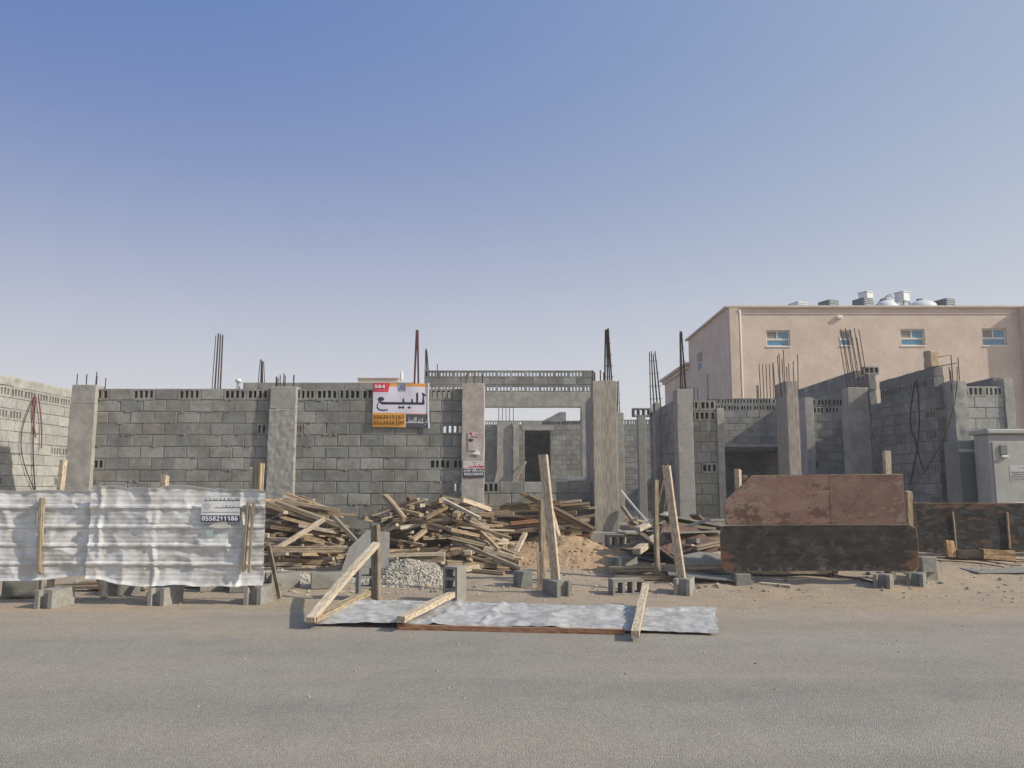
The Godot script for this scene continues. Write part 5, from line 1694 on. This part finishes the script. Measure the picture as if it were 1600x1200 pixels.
func build_timber() -> void:
	var kinds := [[0.06, 0.04], [0.08, 0.05], [0.07, 0.07], [0.05, 0.04], [0.10, 0.025], [0.07, 0.045], [0.09, 0.06]]
	var mats: Array = M.woods
	pile({"seed": 11, "x0": -4.25, "x1": -2.42, "d0": 11.55, "d1": 13.5, "n": 150, "len0": 0.40, "len1": 1.25, "spread": 0.30, "odd": 0.38, "steep": 0.45, "tries": 4, "kinds": kinds, "mats": mats, "top": 0.55, "cd": 0.35, "cx": -0.30,
		"called": "timber_stick", "heap": "timber heap by white fence", "ends": ["fence end", "open end"], "tall": 0.75, "category": "timber", "group": "timber heap beside the white fence"})
	pile({"seed": 12, "x0": -2.45, "x1": 0.15, "d0": 11.2, "d1": 13.5, "n": 185, "len0": 0.30, "len1": 1.45, "spread": 0.55, "odd": 0.4, "steep": 0.6, "tries": 4, "kinds": kinds, "mats": mats, "top": 0.46, "cd": 0.40, "cx": -0.05,
		"called": "timber_stick", "heap": "timber heap under banner", "ends": ["gravel end", "sand end"], "tall": 0.65, "category": "timber", "group": "middle timber heap", "under": [[-0.9, -0.45, 13.3, 14.5, 2.0]]})
	pile({"seed": 13, "x0": -0.46, "x1": 1.42, "d0": 13.2, "d1": 13.85, "n": 30, "len0": 1.05, "len1": 1.8, "spread": 0.10, "odd": 0.05, "kinds": [[0.1, 0.05], [0.14, 0.04], [0.09, 0.07]], "mats": [M.woods[3], M.woods[7], M.woods[1], M.redtimber, M.woods[6]], "top": 0.7, "cx": 0.25, "cd": 0.1,
		"called": "timber_board", "heap": "board stack under opening", "ends": ["poster column end", "free column end"], "tall": 0.5, "category": "timber", "group": "boards stacked under the opening"})
	pile({"seed": 14, "x0": 1.75, "x1": 3.5, "d0": 11.3, "d1": 13.3, "n": 62, "len0": 0.45, "len1": 1.4, "spread": 0.6, "odd": 0.4, "steep": 0.8, "kinds": [[0.12, 0.04], [0.3, 0.025], [0.08, 0.06], [0.2, 0.03]], "mats": [M.greytimber, M.woods[3], M.woods[6], M.woods[7], M.greyply, M.darkply, M.paletimber], "top": 0.55, "cd": 0.25,
		"called": "timber_board", "heap": "debris heap beyond sand", "ends": ["sand end", "black board end"], "tall": 0.4, "category": "timber", "group": "debris heap right of the sand"})
	# single pieces that stand out
	plank("timber_stick", "long pale stick lying diagonally across the left timber heap", Vector3(-3.40, 0.42, -11.45), Vector3(-2.75, 0.86, -11.75), 0.09, 0.07, M.woods[2])
	plank("timber_stick", "grey stick sloping down the front of the left timber heap", Vector3(-2.62, 0.90, -11.75), Vector3(-2.12, 0.42, -11.65), 0.07, 0.05, M.greytimber)
	plank("timber_stick", "thick pale stick lying level along the foot of the left heap", on(-3.35, 11.35, 0.30), on(-2.22, 11.45, 0.32), 0.09, 0.08, M.woods[0])
	plank("timber_stick", "long stick sloping down to the sand from the middle heap", Vector3(-1.25, 0.80, -12.2), Vector3(0.05, 0.34, -11.75), 0.08, 0.06, M.woods[0])
	plank("timber_stick", "long grey stick running down the right flank of the middle heap", Vector3(-1.05, 1.0, -12.7), Vector3(-0.12, 0.44, -12.2), 0.08, 0.06, M.woods[6])
	plank("timber_stick", "pale stick propped up at the foot of the middle heap beside the sand", on(0.0, 11.9, 0.05), Vector3(0.20, 0.62, -12.3), 0.07, 0.05, M.woods[2])
	plank("timber_stick", "stick lying towards the sand in front of the middle heap", on(-0.95, 11.15, 0.04), on(-0.05, 11.75, 0.06), 0.10, 0.07, M.woods[2])
	plank("timber_stick", "second stick lying low in front of the middle heap", on(-0.9, 11.4, 0.05), on(0.1, 12.1, 0.1), 0.09, 0.06, M.woods[1])
	plank("timber_stick", "upright stick leaning on the boards under the opening", on(0.82, 13.05, 0.02), Vector3(0.66, 0.92, -13.3), 0.06, 0.04, M.paletimber)
	plank("timber_stick", "reddish pole lying along the back edge of the sand heap", on(-0.35, 13.1, 0.05), on(1.45, 13.15, 0.08), 0.08, 0.06, M.redtimber)
	var ply := thing("plywood_sheet", "dark grey plywood sheet leaning against the middle timber heap", "plywood sheet", Vector3(-2.05, 0.12, -11.2), 0.2)
	part(prism(PackedVector2Array([Vector2(-0.32, 0.0), Vector2(0.35, 0.0), Vector2(0.36, 0.62), Vector2(0.05, 0.66), Vector2(-0.2, 0.40)]), 0.018), "sheet", M.greyply, ply, Transform3D(Basis(Vector3.RIGHT, -0.45), Vector3.ZERO))

func build_site_bits() -> void:
	# leaning posts set in blocks
	plank("fence_post", "tall weathered board leaning upright in the block left of the sand", Vector3(0.55, 0.06, -10.0), Vector3(0.39, 1.73, -10.02), 0.11, 0.05, M.paletimber, "", 1.2)
	plank("fence_post", "shorter grey board standing close behind the tall leaning board", on(0.42, 10.9, 0.0), Vector3(0.40, 1.16, -10.75), 0.10, 0.04, M.greytimber, "", 1.0)
	plank("fence_post", "grey foot board beside the block of the tall leaning board", on(0.36, 10.35, 0.0), Vector3(0.36, 0.50, -10.4), 0.09, 0.05, M.greytimber)
	plank("fence_post", "mottled board leaning upright in the block in front of the debris heap", Vector3(2.15, 0.06, -10.22), Vector3(1.98, 1.60, -10.24), 0.10, 0.05, M.paletimber, "", 1.1)
	plank("fence_post", "thinner board standing just behind the mottled leaning board", on(1.98, 11.0, 0.0), Vector3(1.97, 1.42, -10.95), 0.07, 0.04, M.greytimber, "", 0.9)
	loose_block("grooved block holding the tall leaning board", Vector3(0.55, 0, -9.98), -1.15, "groove", 5)
	loose_block("grooved block holding the mottled leaning board", Vector3(2.16, 0, -10.2), 1.2, "groove", 6)
	loose_block("hollow block standing on end behind the fallen fence panel", Vector3(-0.68, 0, -9.62), -0.5, "upright", 6)
	loose_block("hollow block standing on end behind the upright board of the fallen panel", on(-1.78, 9.85), 0.35, "upright", 1)
	loose_block("three-holed block lying on its side behind the right batten", Vector3(1.42, 0, -10.12), 0.18, "flat", 2)
	loose_block("small half block in shade left of the tall leaning board", on(0.14, 10.6), 0.3, "half", 3)
	loose_block("hollow block beside the sand on its street side", on(1.58, 11.55), 0.7, "groove", 5)
	loose_block("hollow block lying on the sand under the free-standing column", on(1.75, 13.3, 0.05), 0.15, "flat", 4)
	loose_block("hollow block lying in rubble behind the mottled leaning board", on(2.75, 14.05, 0.22), -0.05, "flat", 6)
	loose_block("grooved block beside the end of the white fence, in front of the left heap", on(-2.98, 10.55), 0.75, "groove", 1)
	loose_block("whole block in front of the left timber heap", on(-2.42, 10.6), 0.28, "solid", 2)
	loose_block("block set low beside the corner column in the debris", on(3.75, 14.6, 0.0), 0.0, "solid", 1)
	loose_block("second low block beside the corner column", on(4.2, 14.7, 0.0), 0.0, "solid", 3)
	loose_block("block stacked on the low blocks beside the corner column", on(3.95, 14.6, 0.2), 0.0, "solid", 5)
	# debris heap boards
	var b1 := thing("formwork_board", "brown flaking board tipped up in the debris heap behind the leaning board", "formwork board", Vector3(2.52, 0.50, -11.7), -0.25)
	part(uv_board(PackedVector2Array([Vector2(-0.40, -0.22), Vector2(0.30, -0.30), Vector2(0.46, 0.10), Vector2(0.10, 0.34), Vector2(-0.38, 0.26)]), 0.02), "board", M.redboard, b1, Transform3D(Basis(Vector3.BACK, -0.25) * Basis(Vector3.RIGHT, -0.75), Vector3.ZERO))
	var b2 := thing("plywood_sheet", "grey sheet lying tilted in front of the debris heap", "plywood sheet", Vector3(2.75, 0.27, -11.25), 0.1)
	part(prism(PackedVector2Array([Vector2(-0.45, -0.16), Vector2(0.28, -0.18), Vector2(0.42, 0.12), Vector2(-0.1, 0.2), Vector2(-0.5, 0.1)]), 0.025), "sheet", M.greyply, b2, Transform3D(Basis(Vector3.RIGHT, -0.75), Vector3.ZERO))
	var b3 := thing("plywood_sheet", "long grey sheet lying flat beside the black formwork board", "plywood sheet", Vector3(2.65, 0.13, -10.95), -0.12)
	part(cbox(Vector3(1.1, 0.03, 0.5), 0.004), "sheet", M.greyply, b3, Transform3D(Basis(Vector3(0, 0, 1), -0.08), Vector3.ZERO))
	plank("timber_stick", "pale ended stick pointing out of the debris heap", Vector3(1.85, 0.70, -11.9), Vector3(2.40, 0.92, -12.3), 0.10, 0.07, M.woods[8])
	plank("timber_stick", "thick pale stick lying low in the debris heap", Vector3(1.75, 0.42, -11.4), Vector3(2.20, 0.62, -12.0), 0.12, 0.08, M.paletimber)
	plank("timber_stick", "cream painted timber end on top of the debris heap", Vector3(3.05, 0.78, -12.4), Vector3(3.60, 0.79, -12.3), 0.12, 0.10, M.woods[8])
	plank("timber_stick", "long beam lying along the foot of the debris heap", on(1.35, 11.25, 0.10), on(2.9, 11.1, 0.12), 0.10, 0.08, M.woods[6])
	plank("timber_stick", "second beam lying along the foot of the debris heap", on(1.4, 11.05, 0.03), on(2.35, 10.95, 0.03), 0.10, 0.05, M.woods[3])
	plank("metal_pipe", "thin white pipe leaning down right of the free-standing column", Vector3(1.92, 1.25, -14.1), Vector3(2.34, 0.72, -13.9), 0.03, 0.03, M.white)
	plank("timber_stick", "short grey stick leaning beside the free-standing column", Vector3(1.90, 0.98, -13.8), Vector3(2.16, 0.56, -13.6), 0.07, 0.05, M.greytimber)
	plank("timber_stick", "torn pale board under the black formwork board", Vector3(3.28, 0.06, -10.75), Vector3(3.62, 0.05, -10.55), 0.12, 0.03, M.paletimber)
	plank("timber_stick", "long pale board lying behind the blocks of the black board", on(3.3, 11.3, 0.03), on(4.45, 11.25, 0.04), 0.16, 0.04, M.woods[8])
	plank("timber_stick", "leaning dark stake beside the shaded side wall", on(2.55, 14.9, 0.0), Vector3(2.95, 1.75, -15.2), 0.06, 0.04, M.darkply)
	plank("timber_stick", "second dark stake leaning on the shaded side wall", on(2.75, 15.1, 0.0), Vector3(3.06, 1.65, -15.6), 0.05, 0.04, M.darkply)
	for k in 3:
		plank("timber_stick", ["first", "second", "third"][k] + " board leaning in shade inside the house, counted from the poster column", Vector3(-1.15 + 0.3 * k, 0.45, -30.5), Vector3(-1.35 + 0.95 * k, 2.9 - 0.3 * k, -32.6), 0.12, 0.05, M.greytimber, "boards leaning inside the house")
	# bag on the low wall
	var bag := thing("cement_bag", "flattened pale bag lying on the low wall under the opening", "bag", Vector3(1.15, 1.412, -14.15))
	part(rough_box(Vector3(0.34, 0.09, 0.16), 0.04, 0.03, 0.03, 211, 6.0), "bag", M.bag, bag, Transform3D(Basis.IDENTITY, Vector3(0, 0.045, 0)))
	# right foreground: sheets and logs by the verge
	var s1 := thing("metal_sheet", "thin grey metal sheet lying flat at the frame edge", "metal sheet", Vector3(7.15, 0.16, -11.55), 0.12)
	part(cbox(Vector3(1.5, 0.02, 0.55), 0.004), "sheet", M.greyply, s1, Transform3D(Basis(Vector3.RIGHT, 0.05), Vector3.ZERO))
	var s2 := thing("metal_sheet", "second grey sheet partly under the one at the frame edge", "metal sheet", Vector3(6.75, 0.135, -11.75), -0.25)
	part(cbox(Vector3(1.3, 0.018, 0.5), 0.004), "sheet", M.greyply, s2)
	plank("timber_stick", "sawn yellow log end lying before the rust-stained board", on(7.05, 12.15, 0.08), on(7.50, 12.1, 0.08), 0.17, 0.15, M.log)
	plank("timber_stick", "upright yellow stub against the rust-stained board", on(6.62, 12.2, 0.02), on(6.62, 12.25, 0.26), 0.12, 0.10, M.log)
	plank("timber_stick", "charred log between the two yellow ends", on(6.70, 12.2, 0.07), on(7.06, 12.15, 0.07), 0.14, 0.12, M.darkply)
	for k in 4:
		var pts := []
		for j in 9:
			var t := j / 8.0
			pts.append(on(5.9 + 0.35 * k + 1.1 * t, 11.95 + 0.12 * k - 0.35 * t + 0.08 * sin(t * 5 + k), 0.03))
		solo(tube(pts, 0.008, 5), "rebar_offcut", M.steel, ["first", "second", "third", "fourth"][k] + " bent rebar offcut on sand beyond black board, counted towards the cabinet", "rebar", Transform3D.IDENTITY, "rebar offcuts on the sand")
	var hpt := []
	for j in 14:
		var t := j / 13.0
		hpt.append(on(3.95 + 0.85 * t, 11.35 - 0.55 * t + 0.1 * sin(t * 3.0), 0.012 + 0.10 * (1 - t) * (1 - t)))
	solo(tube(hpt, 0.014, 6), "ground_hose", M.cable, "dark hose trailing out from under the black formwork board", "hose", Transform3D.IDENTITY)

# ------------------------------------------------------------------ banner and posters
func build_signs() -> void:
	# sale banner: print traced in a 1105 x 905 layout, halved
	var img := Image.create(1105, 905, false, Image.FORMAT_RGB8)
	var o := func(x: float, y: float) -> Array: return [x - 185.0, y - 132.0]
	img.fill(Color(0.84, 0.82, 0.87))
	img.fill_rect(Rect2i(0, 0, 1105, 68), Color(0.85, 0.60, 0.30))
	fill_poly(img, [[0, 0], [330, 0], [298, 190], [0, 190]], Color(0.82, 0.20, 0.30))
	img.fill_rect(Rect2i(40, 140, 200, 14), Color(0.92, 0.45, 0.52))
	img.fill_rect(Rect2i(480, 0, 165, 170), Color(0.55, 0.54, 0.62))
	for k in 6:
		stroke(img, [[490 + 24 * k, 165], [530 + 18 * k, 90], [500 + 20 * k, 10]], 9, 5, Color(0.72, 0.71, 0.78) if k % 2 == 0 else Color(0.40, 0.38, 0.50))
	stroke(img, [[520, 130], [560, 60], [600, 120], [625, 40]], 16, 10, Color(0.36, 0.33, 0.47))
	var ink := Color(0.16, 0.16, 0.27)
	var pp := func(list: Array) -> Array:
		var out := []
		for q in list: out.append(o.call(q[0], q[1]))
		return out
	fill_poly(img, pp.call([[360, 522], [1205, 522], [1200, 572], [372, 578]]), ink)
	fill_poly(img, pp.call([[1145, 330], [1165, 318], [1238, 368], [1196, 412], [1212, 540], [1195, 572], [1150, 572], [1168, 400]]), ink)
	fill_poly(img, pp.call([[1036, 345], [1066, 310], [1082, 345], [1082, 572], [1040, 572]]), ink)
	fill_poly(img, pp.call([[938, 470], [968, 435], [985, 530], [1020, 572], [950, 572]]), ink)
	fill_poly(img, pp.call([[768, 465], [796, 435], [812, 520], [840, 572], [770, 572]]), ink)
	fill_poly(img, pp.call([[275, 470], [300, 430], [345, 418], [392, 430], [410, 470], [385, 500], [345, 505], [385, 560], [360, 578], [325, 545], [310, 508], [285, 500]]), ink)
	stroke(img, pp.call([[335, 505], [290, 545], [268, 600], [275, 650], [310, 685], [370, 698], [430, 692], [475, 684]]), 20, 26, ink)
	stroke(img, pp.call([[275, 645], [310, 685], [370, 695], [420, 692]]), 34, 30, ink)
	for q in [[715, 632], [780, 632], [905, 632]]:
		fill_poly(img, pp.call([[q[0] - 40, q[1]], [q[0], q[1] - 32], [q[0] + 40, q[1]], [q[0], q[1] + 32]]), ink)
	img.fill_rect(Rect2i(0, 612, 1105, 16), Color(0.90, 0.62, 0.50))
	img.fill_rect(Rect2i(0, 622, 645, 283), Color(0.87, 0.63, 0.25))
	img.fill_rect(Rect2i(655, 634, 450, 271), Color(0.30, 0.31, 0.33))
	var wh := Color(0.86, 0.86, 0.88)
	stroke(img, [[668, 806], [860, 806]], 14, 14, wh)
	stroke(img, [[880, 806], [1010, 806]], 14, 14, wh)
	for s in [[1082, 715], [1062, 770], [985, 715], [862, 700], [838, 700], [720, 735]]:
		stroke(img, [[s[0], s[1]], [s[0], 806]], 12, 12, wh)
	for s in [[925, 770], [790, 765], [755, 780]]:
		stroke(img, [[s[0] - 16, 806], [s[0] - 12, s[1]], [s[0] + 12, s[1]], [s[0] + 16, 806]], 11, 11, wh)
	stroke(img, [[1040, 806], [1062, 806]], 12, 12, wh)
	stroke(img, [[668, 806], [660, 812]], 14, 8, wh)
	for s in [[800, 735], [935, 735], [1035, 850], [725, 705]]:
		stroke(img, [[s[0], s[1]], [s[0] + 8, s[1]]], 12, 12, wh)
	var b := thing("sale_banner", "for-sale banner with large black Arabic word, hung on the block wall", "banner", Vector3(-1.965, 2.757, -13.955))
	var bw := 0.985
	var bh := 0.78
	part(sheet(40, 30, func(u: float, v: float) -> Vector3:
		return Vector3((u - 0.5) * bw, (v - 0.5) * bh - 0.012 * u, 0.008 * sin(u * 11.0) * v + 0.006 * cnoise.get_noise_2d(u * 5.0, v * 3.0)), 0.004), "print", flip_v(print_mat(img)), b)
	var hem := stick_mesh(0.80, 0.02, 0.025, 9)
	part(hem, "turned_edge", M.paint_white, b, along(Vector3(0.505, -0.42, 0.0), Vector3(0.488, 0.385, 0.0)))
	lettering("584", 0.185, 0.062, M.paint_white, b, Vector3(-0.372, 0.325, 0.020))
	lettering("0503915163", 0.54, 0.062, M.brown_ink, b, Vector3(-0.208, -0.215, 0.020))
	lettering("0553926100", 0.54, 0.062, M.brown_ink, b, Vector3(-0.208, -0.318, 0.020))
	# notice on the white fence
	var n := Image.create(880, 550, false, Image.FORMAT_RGB8)
	n.fill(Color(0.83, 0.83, 0.82))
	var dk := Color(0.25, 0.25, 0.28)
	script_line(n, 40, 870, 80, 56, 15, dk, 41)
	script_line(n, 280, 870, 240, 50, 14, Color(0.36, 0.36, 0.38), 45)
	for k in 3:
		var pts := []
		for j in 25: pts.append([125 + cos(TAU * j / 24.0) * (80 - 24 * k), 205 + sin(TAU * j / 24.0) * (75 - 24 * k)])
		stroke(n, pts, 8, 8, Color(0.5, 0.5, 0.52))
	script_line(n, 30, 870, 345, 16, 8, Color(0.40, 0.40, 0.46), 46)
	n.fill_rect(Rect2i(0, 408, 880, 142), Color(0.17, 0.18, 0.34))
	var nb := thing("notice_board", "small white and blue notice with phone number on the crumpled fence", "notice", Vector3(-3.33, 1.075, -9.175), 0)
	part(sheet(10, 6, func(u: float, v: float) -> Vector3: return Vector3((u - 0.5) * 0.44, (v - 0.5) * 0.275, 0.006 * sin(u * 7.0)), 0.004), "print", flip_v(print_mat(n)), nb)
	lettering("0558211186", 0.41, 0.050, M.paint_white, nb, Vector3(0, -0.102, 0.012))
	# posters on the pinkish column
	var p1 := Image.create(150, 180, false, Image.FORMAT_RGB8)
	p1.fill(Color(0.70, 0.64, 0.62))
	var r := RandomNumberGenerator.new()
	r.seed = 5
	p1.fill_rect(Rect2i(8, 6, 136, 26), Color(0.80, 0.72, 0.71))
	stroke(p1, [[24, 18], [28, 18]], 26, 26, Color(0.58, 0.22, 0.24))
	script_line(p1, 50, 140, 24, 14, 4, Color(0.66, 0.36, 0.38), 61)
	script_line(p1, 14, 90, 52, 14, 5, Color(0.30, 0.25, 0.25), 62)
	stroke(p1, [[20, 80], [34, 84], [44, 76]], 34, 16, Color(0.22, 0.19, 0.18))
	for k in 8: stroke(p1, [[r.randf_range(50, 140), r.randf_range(60, 170)], [r.randf_range(50, 140), r.randf_range(60, 170)]], 5, 2, Color(0.80, 0.77, 0.75))
	var q1 := thing("torn_poster", "torn pale poster high on the pinkish column", "poster", Vector3(-0.635, 2.11, -13.882))
	part(sheet(6, 8, func(u: float, v: float) -> Vector3: return Vector3((u - 0.5) * 0.27, (v - 0.5) * 0.33, 0.004 * sin(u * 5 + v * 3)), 0.002), "print", flip_v(print_mat(p1, 0.8)), q1)
	var q2 := thing("torn_poster", "curled white scrap of poster halfway up the pinkish column", "poster", Vector3(-0.62, 1.90, -13.872))
	part(prism(PackedVector2Array([Vector2(-0.08, -0.01), Vector2(-0.03, 0.02), Vector2(0.0, 0.06), Vector2(0.03, 0.05), Vector2(0.07, 0.02), Vector2(0.06, -0.03), Vector2(-0.01, -0.02)]), 0.006), "scrap", M.paint_white, q2)
	var p3 := Image.create(330, 260, false, Image.FORMAT_RGB8)
	p3.fill(Color(0.78, 0.74, 0.73))
	script_line(p3, 130, 210, 32, 16, 5, Color(0.35, 0.3, 0.3), 71)
	script_line(p3, 40, 325, 98, 42, 13, Color(0.70, 0.16, 0.22), 72)
	p3.fill_rect(Rect2i(0, 122, 330, 138), Color(0.26, 0.27, 0.30))
	script_line(p3, 10, 120, 158, 22, 8, Color(0.8, 0.8, 0.8), 73)
	stroke(p3, [[150, 168], [165, 130], [180, 168], [195, 130], [210, 168]], 9, 9, Color(0.85, 0.85, 0.85))
	script_line(p3, 230, 325, 158, 22, 8, Color(0.8, 0.8, 0.8), 74)
	var q3 := thing("column_poster", "poster with red headline and dark phone strip on the pinkish column", "poster", Vector3(-0.668, 1.625, -13.880))
	part(sheet(6, 6, func(u: float, v: float) -> Vector3: return Vector3((u - 0.5) * 0.37, (v - 0.5) * 0.29, 0.003 * sin(u * 6)), 0.002), "print", flip_v(print_mat(p3, 0.7)), q3)
	lettering("0555159479", 0.33, 0.045, M.paint_white, q3, Vector3(0, -0.085, 0.008))

func flip_v(m: StandardMaterial3D) -> StandardMaterial3D:
	# sheet() runs v upwards, pictures run downwards
	m.uv1_scale = Vector3(1, -1, 1)
	m.uv1_offset = Vector3(0, 1, 0)
	return m
